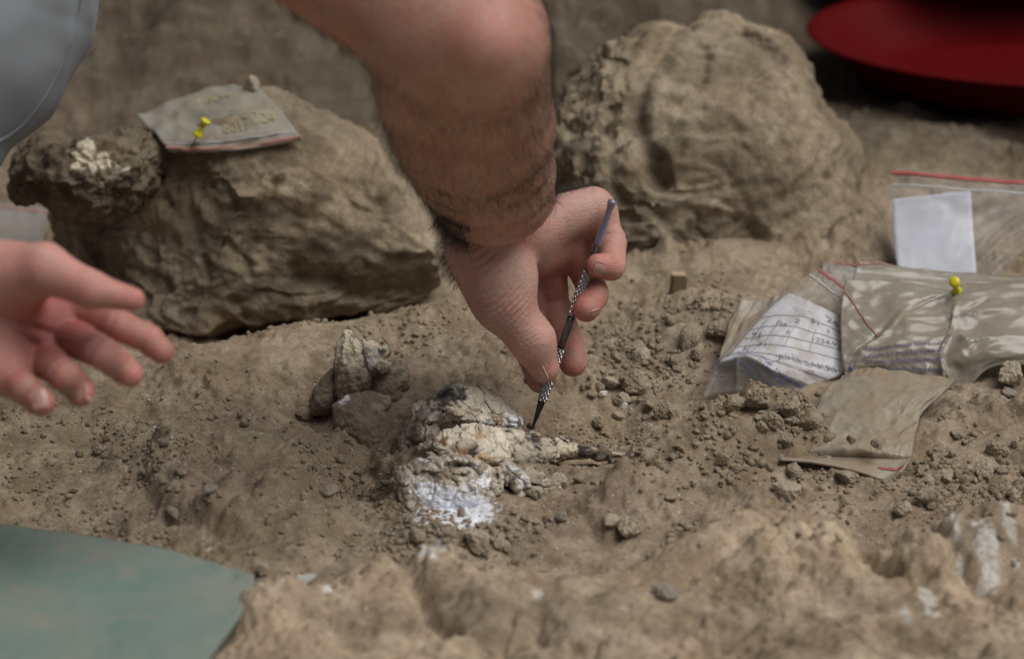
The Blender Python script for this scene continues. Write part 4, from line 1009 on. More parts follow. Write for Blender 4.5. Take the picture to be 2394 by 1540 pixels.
class Sheet:
    """smooth sheet through a net of (px, py, d); rows run v = 0..1, columns u = 0..1"""
    def __init__(s, net, wrinkle=(), amp=.0006, seed=0, bulge=0.):
        s.net = np.array([[P(*c) if len(c) == 3 else G(c[0], c[1], c[3]) for c in row] for row in net]); s.amp = amp; s.seed = seed; s.bulge = bulge; s.wr = wrinkle
    def base(s, u, v):
        A = s.net; nr, nc = A.shape[:2]
        def wts(t, n):
            t = np.clip(t, 0, 1) * (n - 1); i = np.minimum(t.astype(int), n - 2); f = t - i
            w = .5 * np.stack([-f + 2 * f * f - f ** 3, 2 - 5 * f * f + 3 * f ** 3, f + 4 * f * f - 3 * f ** 3, -f * f + f ** 3], -1)
            W = np.zeros(t.shape + (n + 2,))
            for k in range(4): np.put_along_axis(W, (i + k)[..., None], w[..., k:k + 1], -1)
            Wn = W[..., 1:-1].copy(); Wn[..., 0] += 2 * W[..., 0]; Wn[..., 1] -= W[..., 0]; Wn[..., -1] += 2 * W[..., -1]; Wn[..., -2] -= W[..., -1]
            return Wn
        wu, wv = wts(np.asarray(u, float), nc), wts(np.asarray(v, float), nr)
        return np.einsum('...r,...c,rck->...k', wv, wu, A)
    def nrm(s, u, v):
        e = .004; a = s.base(np.clip(u + e, 0, 1), v) - s.base(np.clip(u - e, 0, 1), v); b = s.base(u, np.clip(v + e, 0, 1)) - s.base(u, np.clip(v - e, 0, 1))
        n = np.cross(a, b); n /= np.linalg.norm(n, axis=-1, keepdims=True) + 1e-12
        p = s.base(u, v); return n * np.where(((CAM - p) * n).sum(-1, keepdims=True) < 0, -1, 1)
    def at(s, u, v, off=0.):
        u = np.asarray(u, float); v = np.asarray(v, float)
        p = s.base(u, v); n = s.nrm(u, v)
        hgt = s.amp * (fbm2(u * 1.0, v * 1.3, 3.1, 3, .5, s.seed) + .9 * (1 - 2 * np.abs(n2(u * 3.7 + v * 2.1 + s.seed, v * 2.6 - u * 1.4))) + .35 * (1 - 2 * np.abs(n2(u * 9 - v * 6 + s.seed, v * 7 + u * 5))))
        for (u0, v0, u1, v1, wd, am) in s.wr:       # creases: straight folds in the sheet
            ab = np.array([u1 - u0, v1 - v0]); t = np.clip(((u - u0) * ab[0] + (v - v0) * ab[1]) / (ab @ ab), 0, 1)
            dd = np.hypot(u - u0 - t * ab[0], v - v0 - t * ab[1]); hgt = hgt + am * np.exp(-np.abs(dd) / wd) * np.sin(np.clip(t, .02, .98) * pi) ** .5
        hgt = hgt + s.bulge * np.clip(16 * u * (1 - u) * v * (1 - v), 0, 1)
        return p + n * (hgt + off)[..., None]
    def mesh(s, name, mat, parent, nu=60, nv=60, back=.0016, off=0., u0=0, u1=1, v0=0, v1=1, pillow=0.):
        U, Vv = np.meshgrid(np.linspace(u0, u1, nu), np.linspace(v0, v1, nv), indexing='ij')
        a = s.at(U, Vv, off); edge = np.clip(16 * (U - u0) * (u1 - U) * (Vv - v0) * (v1 - Vv) / max(1e-9, ((u1 - u0) * (v1 - v0)) ** 2), 0, 1)
        b_ = s.at(U, Vv, 0.) - s.nrm(U, Vv) * (back - off + pillow * np.sqrt(edge))[..., None]
        V = np.vstack([a.reshape(-1, 3), b_.reshape(-1, 3)]); n = nu * nv
        ring = [i * nv for i in range(nu)] + [(nu - 1) * nv + j for j in range(1, nv)] + [i * nv + nv - 1 for i in range(nu - 2, -1, -1)] + [j for j in range(nv - 2, 0, -1)]
        R = np.array(ring); R2 = np.roll(R, -1)
        F = [grid_faces(nu, nv), grid_faces(nu, nv, n)[:, ::-1], np.stack([R2, R, R + n, R2 + n], 1)]
        c = V.mean(0); N = np.cross(a[1, 0] - a[0, 0], a[0, 1] - a[0, 0])
        if (N * (CAM - a[0, 0])).sum() < 0: F = [f[:, ::-1] for f in F]
        return mobj(name, V, F, mat, parent)
    def strip(s, name, mat, parent, pts, wd, off=.0004, n=40):
        """thin band along (u, v) points, wd metres wide"""
        q_ = catmull(np.array(pts, float), n) if len(pts) > 2 else np.array(pts[0]) + np.linspace(0, 1, n)[:, None] * (np.array(pts[1]) - np.array(pts[0]))
        q_ = np.clip(q_, 0, 1)
        c = s.at(q_[:, 0], q_[:, 1], off); N = s.nrm(q_[:, 0], q_[:, 1]); T = np.gradient(c, axis=0); B = np.cross(N, T); B /= np.linalg.norm(B, axis=1)[:, None]
        V = np.stack([c - B * wd / 2 - N * .00015, c - B * wd / 2 + N * .0001, c + B * wd / 2 + N * .0001, c + B * wd / 2 - N * .00015], 1)
        V2 = V.reshape(-1, 3); F = grid_faces(n, 4, wrap=True)
        return V2, F
    def text(s, string, u0, v0, u1, v1, hgt, off=.0005):
        """flat print laid along the sheet from (u0, v0) towards (u1, v1); hgt in metres; returns V, F"""
        tv, tf, wdt = text_mesh(string)
        a = s.base(np.array(u0), np.array(v0)); b_ = s.base(np.array(u1), np.array(v1)); L = np.linalg.norm(b_ - a)
        du = np.array([u1 - u0, v1 - v0]) / L            # uv per metre along the line
        e = .01; Ju = (s.base(np.array(min(u0 + e, 1.)), np.array(v0)) - s.base(np.array(max(u0 - e, 0.)), np.array(v0))) / (min(u0 + e, 1) - max(u0 - e, 0)); Jv = (s.base(np.array(u0), np.array(min(v0 + e, 1.))) - s.base(np.array(u0), np.array(max(v0 - e, 0.)))) / (min(v0 + e, 1) - max(v0 - e, 0))
        T = (b_ - a) / L; N = s.nrm(np.array(u0), np.array(v0)); B = np.cross(N, T); B *= 1 if (B @ UP) > 0 else -1
        M2 = np.stack([Ju, Jv], 1); dB = np.linalg.lstsq(M2, B, rcond=None)[0]
        x = tv[:, 0] / wdt * L; y = tv[:, 1] * hgt
        U = u0 + x * du[0] + y * dB[0]; V_ = v0 + x * du[1] + y * dB[1]
        return s.at(np.clip(U, 0, 1), np.clip(V_, 0, 1), off), tf
def text_mesh(string):
    c = bpy.data.curves.new('lettering', 'FONT'); c.body = string; c.size = 1.35; c.resolution_u = 2
    o = bpy.data.objects.new('lettering', c); COL.objects.link(o)
    dg = bpy.context.evaluated_depsgraph_get(); me = o.evaluated_get(dg).to_mesh(); me.calc_loop_triangles()
    V = np.array([v.co[:] for v in me.vertices]); F = np.array([t.vertices[:] for t in me.loop_triangles]); o.evaluated_get(dg).to_mesh_clear()
    bpy.data.objects.remove(o); bpy.data.curves.remove(c)
    return V, F, float(V[:, 0].max())
def net(cf, rows, ds):
    """rows of crop coordinates + per-row depth (or per-point third number as an offset in mm)"""
    return [[(*cf(c[0], c[1]), d + (c[2] / 1000. if len(c) > 2 else 0)) for c in r] for r, d in zip(rows, ds)]

# ---- clear bag with a blank white card standing at the back right
z4 = crop(1700, 380, 1.7907)
bB = empty('plastic_bag', P(2200, 640, 1.78), 'clear zip bag standing up with a blank white card inside', 'bag')
sB = Sheet(net(z4, [[(950, 75), (1240, 100, -3), (1540, 130), (1760, 152)], [(938, 200), (1250, 215, -6), (1560, 240, -3), (1740, 262)], [(928, 330), (1240, 340, -8), (1480, 345, -4), (1640, 350)], [(985, 540), (1150, 560, -5), (1330, 560, -3), (1440, 540)], [(1020, 700), (1150, 720), (1300, 720), (1400, 700)]], [1.800, 1.795, 1.788, 1.775, 1.765]), amp=.0016, seed=3, wrinkle=[(.72, .30, .50, .78, .03, .004), (.95, .35, .55, .80, .02, .005), (.3, .5, .45, .8, .05, .003)])
sB.mesh('bag_film', M_CLEAR, bB, 50, 50, .004)
V, F = sB.strip('zip_stripe', M_RED, bB, [(.0, .045), (1, .045)], .0030); mobj('zip_stripe', V, F, M_RED, bB)
V, F = sB.strip('zip_seam', M_CARD, bB, [(.0, .15), (1, .15)], .0010); mobj('zip_seam', V, F, simple('pale zip seam', (.5, .5, .52), .3), bB)
cs = Sheet(net(z4, [[(950, 212), (1120, 192), (1300, 172)], [(955, 360), (1130, 350), (1312, 345)], [(985, 600), (1150, 610), (1330, 600)]], [1.798, 1.793, 1.781]), amp=.0005, seed=5)
cs.mesh('paper_card', M_CARD, bB, 20, 20, .0005)

# ---- grey bag end poking out behind the label bag
k2 = crop(1730, 640, 3.667)
bF = empty('plastic_bag', P(1960, 660, 1.735), 'end of a grey zip bag poking out between the label bag and the dusty bags', 'bag')
sF = Sheet(net(k2, [[(1183, 48), (1300, 62), (1420, 80), (1620, 105)], [(1190, 110), (1300, 140), (1420, 170), (1620, 190)], [(1210, 250), (1300, 330), (1420, 400), (1620, 430)]], [1.745, 1.738, 1.728]), amp=.0008, seed=8)
sF.mesh('bag_film', M_GREYBAG, bF, 24, 24, .002); V, F = sF.strip('s', 0, 0, [(0, .04), (1, .04)], .0018); mobj('zip_stripe', V, F, M_REDD, bF)
# ---- dull brown bag behind the label bag, on its left
bG = empty('plastic_bag', P(1740, 800, 1.70), 'dull brown dusty bag behind the left edge of the label bag', 'bag')
sG = Sheet(net(k2, [[(450, 385), (640, 402), (860, 320)], [(335, 640), (500, 620), (760, 560)], [(290, 800), (400, 790), (600, 760)], [(240, 960), (330, 960), (480, 940)]], [1.712, 1.702, 1.690, 1.676]), amp=.0012, seed=9)
sG.mesh('bag_film', M_TANBAG, bG, 26, 26, .004, pillow=.006)

# ---- label bag
bC = empty('plastic_bag', P(1800, 900, 1.65), 'zip bag holding a white handwritten form, with blue print over its lower end', 'bag')
sC = Sheet(net(k2, [[(1190, 120), (1290, 190, -1), (1400, 270, -1), (1570, 400)], [(1010, 215), (1140, 300, -4), (1280, 385, -4), (1450, 520)], [(760, 400), (960, 460, -7), (1180, 540, -7), (1410, 650)], [(480, 680), (760, 690, -9), (1060, 760, -9), (1400, 850)], [(330, 860), (620, 880, -9), (960, 960, -9), (1405, 1070)], [(205, 995), (470, 925, -10), (760, 1060, -10), (1130, 1200)], [(90, 1290), (400, 1240), (640, 1310), (1090, 1330)]], [1.705, 1.697, 1.687, 1.674, 1.664, 1.655, 1.645]), amp=.0006, seed=11, wrinkle=[(.25, .80, .95, .86, .012, .0016), (.6, .70, 1., .80, .012, -.0012), (.28, .84, .34, .99, .02, .002), (.70, .86, .74, 1., .02, .002)])
sC.mesh('bag_film', M_LABELBAG, bC, 70, 70, .003, pillow=.009)
V, F = sC.strip('s', 0, 0, [(.0, .03), (1, .03)], .0019); mobj('zip_stripe', V, F, M_RED, bC)
V, F = sC.strip('s', 0, 0, [(.0, .115), (1, .115)], .0016); mobj('zip_seam', V, F, simple('dusty zip seam', (.42, .42, .42), .35), bC)
card = sC.mesh('label_form', M_PAPER, bC, 46, 46, .0012, off=-.0007, u0=.05, u1=.985, v0=.27, v1=.83)
grey = MB(); pen = MB(); fp = MB()
vr = [.38, .445, .51, .575, .655, .735]
for i, v in enumerate(vr): grey.add(*sC.strip('l', 0, 0, [(.06, v + .05), (.35, v + .012), (.65, v), (.98, v + .01)], .00032, -.0003))
for u in (.16, .31, .50, .72):
    grey.add(*sC.strip('l', 0, 0, [(u - .02, .42), (u, .575)], .00030, -.0003))
for u in (.25, .55): grey.add(*sC.strip('l', 0, 0, [(u, .62), (u + .01, .80)], .00028, -.0003))
grey.build('form_line', M_LINE, card)
for (s_, u, v, L, hg) in [('91', .115, .535, .10, .0032), ('104', .27, .455, .13, .0034), ('2', .44, .425, .07, .0038), ('B1', .60, .395, .10, .0036), ('24', .76, .355, .15, .0042), ('1', .20, .56, .025, .0026), ('5', .44, .495, .04, .0028), ('2', .80, .425, .04, .0026), ('1224.92', .70, .500, .27, .0032), ('21', .24, .605, .10, .0030), ('H', .14, .655, .06, .0034), ('JUHA SAKRI', .53, .680, .42, .0034), ('n', .72, .325, .04, .002)]:
    mobj('handwriting', *sC.text(s_, u, v, min(u + L, .985), v + .004, hg, -.0001), M_PEN, card)
for (s_, u, v, L) in [('CONTEXT', .30, .345, .16), ('FEATURE', .42, .375, .10), ('Layer', .50, .34, .08), ('Square', .34, .36, .09), ('Date', .60, .635, .07), ('Type', .62, .655, .07), ('bag', .48, .665, .05), ('SECTION / SQUARE', .55, .725, .30), ('NOTE', .36, .715, .07), ('FIND', .30, .735, .07), ('DIGGER', .42, .745, .10)]: mobj('form_print', *sC.text(s_, u, v, min(u + L, .98), v + .004, .0016, -.0001), M_FORM, card)
ink = MB()
for (s_, u0, v0, u1, v1, hg) in [('CHANGLE PENGJIE', .17, .690, .60, .815, .0034), ('PACKAGING', .655, .830, .93, .895, .0034), ('S CO., LTD', .03, .735, .20, .725, .0030), ('გოლდ ჰაკი (ს/კ 404859532)', .175, .735, .80, .905, .0034), ('დამზად', .02, .82, .15, .785, .0030), ('ებულია პოლიეთილ', .22, .795, .76, .945, .0034), ('ანილია', .01, .87, .10, .82, .0030), ('ფასი ლითონისთვის', .24, .85, .76, .985, .0034), ('ისთვის', .82, .935, .97, .965, .0032)]:
    mobj('bag_print', *sC.text(s_, u0, v0, u1, v1, hg * .74, .0006), M_INKB, bC)

# ---- big dusty bag with the blue print and the pin
q3 = crop(2080, 640, 4.277)
bD0 = empty('plastic_bag', P(2300, 640, 1.71), 'tan zip bag with red stripe lying under the printed dusty bag, its top edge showing', 'bag')
sD0 = Sheet(net(q3, [[(285, 62), (520, 66), (1000, 150), (1500, 190), (2053, 238), (2700, 300)], [(240, 180), (520, 190), (1000, 240), (1500, 280), (2053, 330), (2700, 380)], [(190, 330), (520, 360), (1000, 420), (1500, 460), (2053, 480), (2700, 520)]], [1.722, 1.714, 1.702]), amp=.0009, seed=14)
sD0.mesh('bag_film', M_DUSTY, bD0, 60, 24, .003); V, F = sD0.strip('s', 0, 0, [(.0, .12), (.10, .13), (.25, .10)], .0015); mobj('zip_stripe', V, F, M_REDD, bD0)
bD = empty('plastic_bag', P(2250, 850, 1.66), 'large dusty zip bag with lines of blue print and glossy crumpled lower edge', 'bag')
sD = Sheet(net(q3, [[(135, 268), (500, 262), (900, 288), (1270, 352), (1500, 312), (2053, 285), (2700, 262)], [(98, 560), (400, 560, -2), (800, 560, -5), (1150, 560, -2), (1500, 520, -5), (2053, 500, -3), (2700, 480)], [(95, 850), (400, 850, -4), (760, 820, -8), (1150, 820, -7), (1450, 800, -5), (1900, 800, -8), (2700, 760)], [(118, 1120), (330, 1060, -3), (720, 1040, -7), (1100, 1060, -7), (1400, 1050, -7), (1760, 1000, -8), (2700, 1010)], [(140, 1270), (340, 1270), (760, 1320), (1200, 1440), (1440, 1400), (1790, 1165), (2700, 1215)]], [1.692, 1.682, 1.671, 1.661, 1.654]), amp=.0014, seed=17,
    wrinkle=[(.02, .92, .30, .27, .014, -.0018), (.10, .93, .34, .24, .018, .0018), (.33, .30, .50, .06, .012, -.0025), (.52, .80, .60, .20, .018, .0026), (.50, .85, .585, .20, .010, -.0008), (.32, .36, .54, .36, .015, .002), (.64, .32, .72, .18, .012, -.003), (.62, .56, .70, .70, .02, .004), (.60, .72, .80, .60, .012, .003), (.40, .98, .46, .82, .012, .0035), (.50, .98, .53, .80, .012, .004), (.56, .98, .53, .80, .012, .003)])
sD.mesh('bag_film', M_DUSTY, bD, 120, 70, .004, pillow=.008)
V, F = sD.strip('s', 0, 0, [(.005, .10), (.08, .22), (.17, .42), (.215, .53)], .0011); mobj('zip_stripe', V, F, M_REDD, bD)
ink = MB()
for (s_, u0, v0, u1, v1, hg) in [('მწარმოებელი: CHANGLE PENGJIE PACKAGING', .178, .735, .555, .640, .0031), ('დამკვეთი: შპს გოლდ ჰაკი (ს/კ:404859532)', .178, .805, .545, .715, .0030), ('32 მიკრონი / დამზადებულია პოლიეთილ', .180, .870, .540, .790, .0030), ('განკუთვნილია ტვირთამწე ლითონისთვის', .183, .945, .53, .865, .0030), ('RODUCTS CO.,LTD', .558, .400, .700, .350, .0030), ('კაფაქ', .545, .600, .585, .555, .0028)]:
    mobj('bag_print', *sD.text(s_, u0, v0, u1, v1, hg * .60, .0006), M_INK, bD)
mobj('ink_mark', *sD.strip('m', 0, 0, [(.066, .895), (.072, .955)], .0016, .0005, 8), M_INKB, bD)

# ---- lower bag half buried, flap with red stripe
r4 = crop(1940, 900, 4.8125)
bE = empty('plastic_bag', P(2030, 1060, 1.58), 'tan half-buried dusty bag in front of the printed bags, crumbs of soil along its fold', 'bag')
sE = Sheet(net(r4, [[(800, 195), (1080, 100), (1400, 128), (1760, 182), (2145, 235)], [(640, 330), (950, 300, -5), (1350, 330, -8), (1750, 360, -5), (1990, 415)], [(500, 580), (850, 560, -8), (1250, 560, -12), (1550, 590, -8), (1765, 625)], [(430, 780), (800, 800, -7), (1200, 790, -11), (1480, 790, -7), (1695, 800)], [(480, 950), (850, 960, -4), (1150, 960, -6), (1400, 960, -4), (1655, 965)], [(400, 1080), (850, 1085), (1150, 1105), (1400, 1135), (1622, 1165)]], [1.634, 1.614, 1.595, 1.578, 1.563, 1.549]), amp=.0012, seed=21,
    wrinkle=[(.60, .40, 1.0, .52, .014, -.004), (.62, .30, .74, .44, .03, -.003), (.70, .56, .52, .48, .05, -.004), (.06, .9, .22, .45, .03, .002)])
sE.mesh('bag_film', M_TANBAG, bE, 80, 70, .004, pillow=.010)
sE2 = Sheet(net(r4, [[(60, 1150), (500, 1130), (1000, 1120), (1400, 1135), (1625, 1162)], [(60, 1168), (550, 1185), (1130, 1235), (1480, 1250), (1600, 1200)], [(40, 1188), (600, 1238), (1000, 1340), (1320, 1432), (1500, 1330)]], [1.556, 1.546, 1.535]), amp=.0004, seed=23)
o = sE2.mesh('bag_flap', M_TANBAG, bE, 50, 20, .0016); V, F = sE2.strip('s', 0, 0, [(.58, .70), (.72, .70), (.86, .66)], .0018); mobj('zip_stripe', V, F, M_RED, bE)

# ---- bag pinned on the left boulder (follows the rock's own surface)
from mathutils.bvhtree import BVHTree
def bvh_of(root):
    Vs, Fs, n = [], [], 0
    for c in root.children:
        me = c.data; M = Matrix.Translation(Vector(root.location) + Vector(c.location))
        Vs += [M @ v.co for v in me.vertices]; Fs += [[i + n for i in p.vertices] for p in me.polygons]; n = len(Vs)
    return BVHTree.FromPolygons(Vs, Fs)
bv = bvh_of(bl)
def depth_on(px, py, dflt):
    u, v = uv(px, py); d = Vector(u * RT + v * UP + FWD); r = bv.ray_cast(Vector(CAM), d.normalized())
    return dflt if r[0] is None else float((np.array(r[0]) - CAM) @ FWD)
a8 = crop(300, 180, 4.9875)
bA = empty('plastic_bag', P(560, 330, 1.82), 'flat grey dusty zip bag pinned on top of the left boulder by a yellow pin', 'bag')
rows = [[(200, 545), (700, 330), (1250, 195), (1720, 190)], [(400, 740), (900, 600), (1400, 450), (1950, 430)], [(520, 870), (1000, 820), (1600, 740), (2150, 690)], [(600, 990), (1080, 1003), (1600, 962), (2290, 862)]]
nA = []
for i, r in enumerate(rows):
    rr = []
    for c in r:
        x, y = a8(*c); dd = depth_on(x, y, 1.90); rr.append((x, y, min(dd - .006, 1.875)))
    nA.append(rr)
dm = np.array([[c[2] for c in r] for r in nA]); sm = np.array([dm[i].min() for i in range(4)])
nA = [[(c[0], c[1], .3 * c[2] + .7 * sm[i]) for c in r] for i, r in enumerate(nA)]
sA = Sheet(nA, amp=.0016, seed=27)
sA.mesh('bag_film', M_PINNED, bA, 40, 30, .0012)
V, F = sA.strip('s', 0, 0, [(.0, .945), (1, .945)], .0022); mobj('zip_stripe', V, F, M_REDD, bA); V, F = sA.strip('s', 0, 0, [(.0, .80), (1, .80)], .0010); mobj('zip_seam', V, F, simple('grey zip seam', (.36, .36, .36), .5), bA)
mk = MB()
for (s_, u, v, L, hg) in [('8017', .50, .66, .20, .012), ('224', .72, .60, .18, .012), ('1804', .40, .20, .30, .008), ('B2', .18, .22, .08, .008)]: mobj('marker_writing', *sA.text(s_, u, v, u + L, v, hg, .0008), M_YELINK, bA)
# ---- bag at the left edge, under the rock
bH = empty('plastic_bag', P(20, 520, 1.80), 'grey zip bag at the left picture edge below the crusted bone', 'bag')
dH = float((hit(np.array([40.]), np.array([575.]))[0] - CAM) @ FWD)
sH = Sheet([[(-260, 455, dH + .02), (-60, 470, dH + .02), (60, 482, dH + .02), (116, 492, dH + .02)], [(-260, 500, dH + .008), (-60, 510, dH + .008), (60, 520, dH + .008), (112, 520, dH + .008)], [(-260, 600, dH - .012), (-60, 592, dH - .012), (50, 582, dH - .012), (98, 566, dH - .010)]], amp=.0008, seed=29)
sH.mesh('bag_film', M_GREYBAG, bH, 30, 20, .003); V, F = sH.strip('s', 0, 0, [(0, .13), (1, .13)], .0022); mobj('zip_stripe', V, F, M_REDD, bH)

# ---- push pins
def pin(base, top, label):
    base = np.array(base); top = np.array(top); ax = top - base; L = np.linalg.norm(ax)
    t = empty('push_pin', base, label, 'push pin', 'yellow push pins'); 
    prof = [(0, .0004), (.0, .0030), (.05, .0035), (.12, .0034), (.20, .0027), (.32, .0017), (.55, .0015), (.70, .0018), (.80, .0028), (.86, .0033), (.95, .0033), (1., .0028), (1., .0003)]
    pth = np.array([base + ax * p[0] + ax / L * 1e-5 * i for i, p in enumerate(prof)])
    V, F = tube(pth, [p[1] for p in prof], 22); mobj('pin_head', V, F, M_YEL, t)
    V, F = tube(np.array([base - ax / L * .009, base + ax * .02]), [.0002, .0005], 8); mobj('needle', V, F, M_STEEL, t)
x, y = a8(955, 815); dA = float((sA.at(np.array(.36), np.array(.74)) - CAM) @ FWD)
pin(P(*a8(962, 800), dA - .004), P(*a8(1075, 600), dA - .008), 'yellow push pin leaning on the bag on top of the left boulder')
x, y = q3(1330, 350)
pin(P(*q3(1342, 392), 1.6905), P(*q3(1308, 266), 1.675), 'yellow push pin standing in the printed dusty bags at the right')

# ================================================================== other things
# small cut wooden peg
x7 = crop(1350, 650, 2.567)
o_ = P(*x7(880, 150), 1.765)
import bmesh
def rbox(name, size, loc, rot, mat, parent=None, bev=.0008, seed=0):
    bm = bmesh.new(); bmesh.ops.create_cube(bm, size=1); bmesh.ops.scale(bm, vec=size, verts=bm.verts); bmesh.ops.bevel(bm, geom=bm.edges[:], offset=bev, segments=2, affect='EDGES')
    me = bpy.data.meshes.new(name); bm.to_mesh(me); bm.free(); me.materials.append(mat)
    o = link_mesh(name, me, parent, loc=Vector(loc) if parent is None else Vector(loc) - Vector(parent.location)); o.rotation_euler = rot; return o
M_PEGW = simple('pale cut wood', (.40, .32, .18), .6); 
m, t, b = new_mat('weathered peg wood'); M_PEGS = m; q = NB(t); mp = q.n('ShaderNodeMapping'); q.l(q.co(), mp.inputs[0]); mp.inputs['Scale'].default_value = (1, 1, .1); q.l(q.mix(q.noise(mp.outputs[0], 900, 4), (.14, .095, .05), (.27, .2, .11)), b.inputs['Base Color']); b.inputs['Roughness'].default_value = .7
pg = empty('wooden_peg', o_, 'small square wooden peg sticking out of the dirt right of the hand', 'peg')
rbox('peg_body', (.0092, .0070, .024), o_ - np.array([0, 0, .0065]), (.04, .10, .18), M_PEGS, pg)
rbox('peg_top', (.0092, .0070, .0012), o_ + np.array([.0006, 0, .0062]), (.04, .10, .18), M_PEGW, pg, .0004)

# teal mat lying in the front left corner
m, t, b = new_mat('dusty teal foam'); M_TEAL = m; q = NB(t); co = q.co()
mp = q.n('ShaderNodeMapping'); q.l(co, mp.inputs[0]); mp.inputs['Scale'].default_value = (1, 1.2, 1); mp.inputs['Rotation'].default_value = (0, 0, -.5)
a = q.noise(mp.outputs[0], 11, 7, .66, .8); f = q.noise(co, 60, 5, .65)
c = q.mix(q.math('MULTIPLY', q.ramp(a, [(.34, 0.), (.66, 1.)]), 1.0), (.125, .205, .18), (.20, .225, .19))
c = q.mix(q.math('MULTIPLY', q.ramp(f, [(.50, 0.), (.72, 1.)]), .7), c, (.255, .23, .185)); q.l(c, b.inputs['Base Color']); b.inputs['Roughness'].default_value = .75; b.inputs['Specular IOR Level'].default_value = .3
q.l(q.bump(f, .15, .002), b.inputs['Normal'])
ZT = .026
def gt(px, py, z=ZT): return (px, py, 0, z)
sT = Sheet([[gt(-420, 1195), gt(-150, 1214), gt(0, 1228), (200, 1252, 0, ZT - .001), gt(380, 1283), (594, 1346, 0, ZT - .003)], [gt(-420, 1300), gt(-150, 1310), gt(0, 1320), gt(190, 1335), gt(380, 1360), (588, 1392, 0, ZT - .004)], [gt(-420, 1420), gt(-150, 1425), gt(0, 1430), gt(180, 1440), gt(360, 1455), (545, 1452, 0, ZT - .002)], [gt(-420, 1640), gt(-150, 1650), gt(0, 1650), gt(160, 1640), gt(300, 1625), gt(440, 1600)], [gt(-420, 1900), gt(-150, 1900), gt(0, 1900), gt(120, 1880), gt(240, 1850), gt(330, 1820)]], amp=.0007, seed=33, wrinkle=[(.955, .04, .945, .16, .010, -.004), (.93, .06, .96, .17, .02, .002)])
tm = sT.mesh('foam_mat', M_TEAL, None, 110, 60, .007)
tag(tm, 'dusty teal foam mat with a nicked corner at the lower left', 'mat')

# red basins at the back right
M_REDP = simple('dark red plastic', (.085, .0010, .0020), .6, 0, Specular_IOR_Level=.08)
def basin(name, c, rx, ry, hgt, label, rot=0):
    n, prof = 64, [(.0, .004), (.66, .004), (.72, .007), (.82, .42 * hgt), (.90, hgt * .93), (.965, hgt), (.985, hgt * .99), (.99, hgt * .96), (.975, hgt * .93), (.93, hgt * .90), (.84, .36 * hgt), (.74, .0), (.0, .0)]
    ph = np.arange(n) / n * 2 * pi; V = []
    for r, z in prof: V.append(np.stack([rx * max(r, .001) * np.cos(ph), ry * max(r, .001) * np.sin(ph), np.full(n, z)], 1))
    V = np.vstack(V); R = np.array([[cos(rot), -sin(rot), 0], [sin(rot), cos(rot), 0], [0, 0, 1]])
    o = mobj(name, V @ R.T + np.array(c), grid_faces(len(prof), n, wrap=True)[:, ::-1], M_REDP, origin=c)
    return tag(o, label, 'basin', 'red plastic basins')
for px_, py_, rx_, ry_, lb_ in ((2490, 200, .205, .150, 'dark red shallow plastic basin behind the domed boulder, cut by the right picture edge'), (2260, -45, .20, .12, 'second dark red basin farther back, only its underside showing along the top edge')):
    g_ = hit(np.array([px_]), np.array([py_]))[0]
    basin('plastic_basin', (g_[0], g_[1], g_[2] + .004), rx_, ry_, .040, lb_)

# pale cloth of a garment hanging in at the upper left corner
m, t, b = new_mat('grey blue cloth'); M_CLOTH = m; q = NB(t); co = q.co()
wv = q.n('ShaderNodeTexWave'); q.l(co, wv.inputs[0]); wv.inputs['Scale'].default_value = 500
q.l(q.mix(q.noise(co, 8, 4), (.215, .24, .265), (.265, .29, .315)), b.inputs['Base Color']); b.inputs['Roughness'].default_value = .9; q.l(q.bump(wv.outputs['Fac'], .15, .0006), b.inputs['Normal'])
CL = [(-420, -520), (300, -520), (262, -260), (224, 0), (200, 62), (176, 140), (150, 200), (120, 258), (62, 320), (22, 352), (0, 388), (-120, 430), (-420, 440)]
V, F, N = inflate(CL, 1.50, .055, 6, .9, cen=(-160, -40), tilt=(0, 0))
V = V + N * (.0030 * fbm3(V, 18, 2, .5, 201) + .0028 * (1 - 2 * np.abs(n3(V * np.array([26, 26, 9.])))))[:, None]
clo = mobj('garment', V, F, M_CLOTH, origin=P(-160, -40, 1.50)); tag(clo, 'pale grey-blue cloth with a stitched hem hanging in at the upper left corner', 'clothing')
sp = np.array([P(x, y, 1.4715 - .0005 * k) for k, (x, y) in enumerate([(205, -60), (190, 40), (160, 130), (125, 205), (85, 265), (40, 310), (-10, 340)])])
bvc = BVHTree.FromPolygons([Vector(v) for v in V], [list(map(int, f)) for f in F])
pp = []
for k, (x, y) in enumerate(catmull(np.array([(196, -120), (186, 20), (158, 118), (124, 195), (84, 256), (40, 303), (-20, 338), (-90, 360)], float), 40)):
    u, v = uv(x, y); r = bvc.ray_cast(Vector(CAM), Vector(u * RT + v * UP + FWD).normalized()); 
    if r[0] is not None: pp.append(np.array(r[0]))
if len(pp) > 4: Vt, Ft = tube(np.array(pp), .0011, 8); mobj('seam', Vt, Ft, simple('seam thread', (.20, .23, .27), .9), clo)
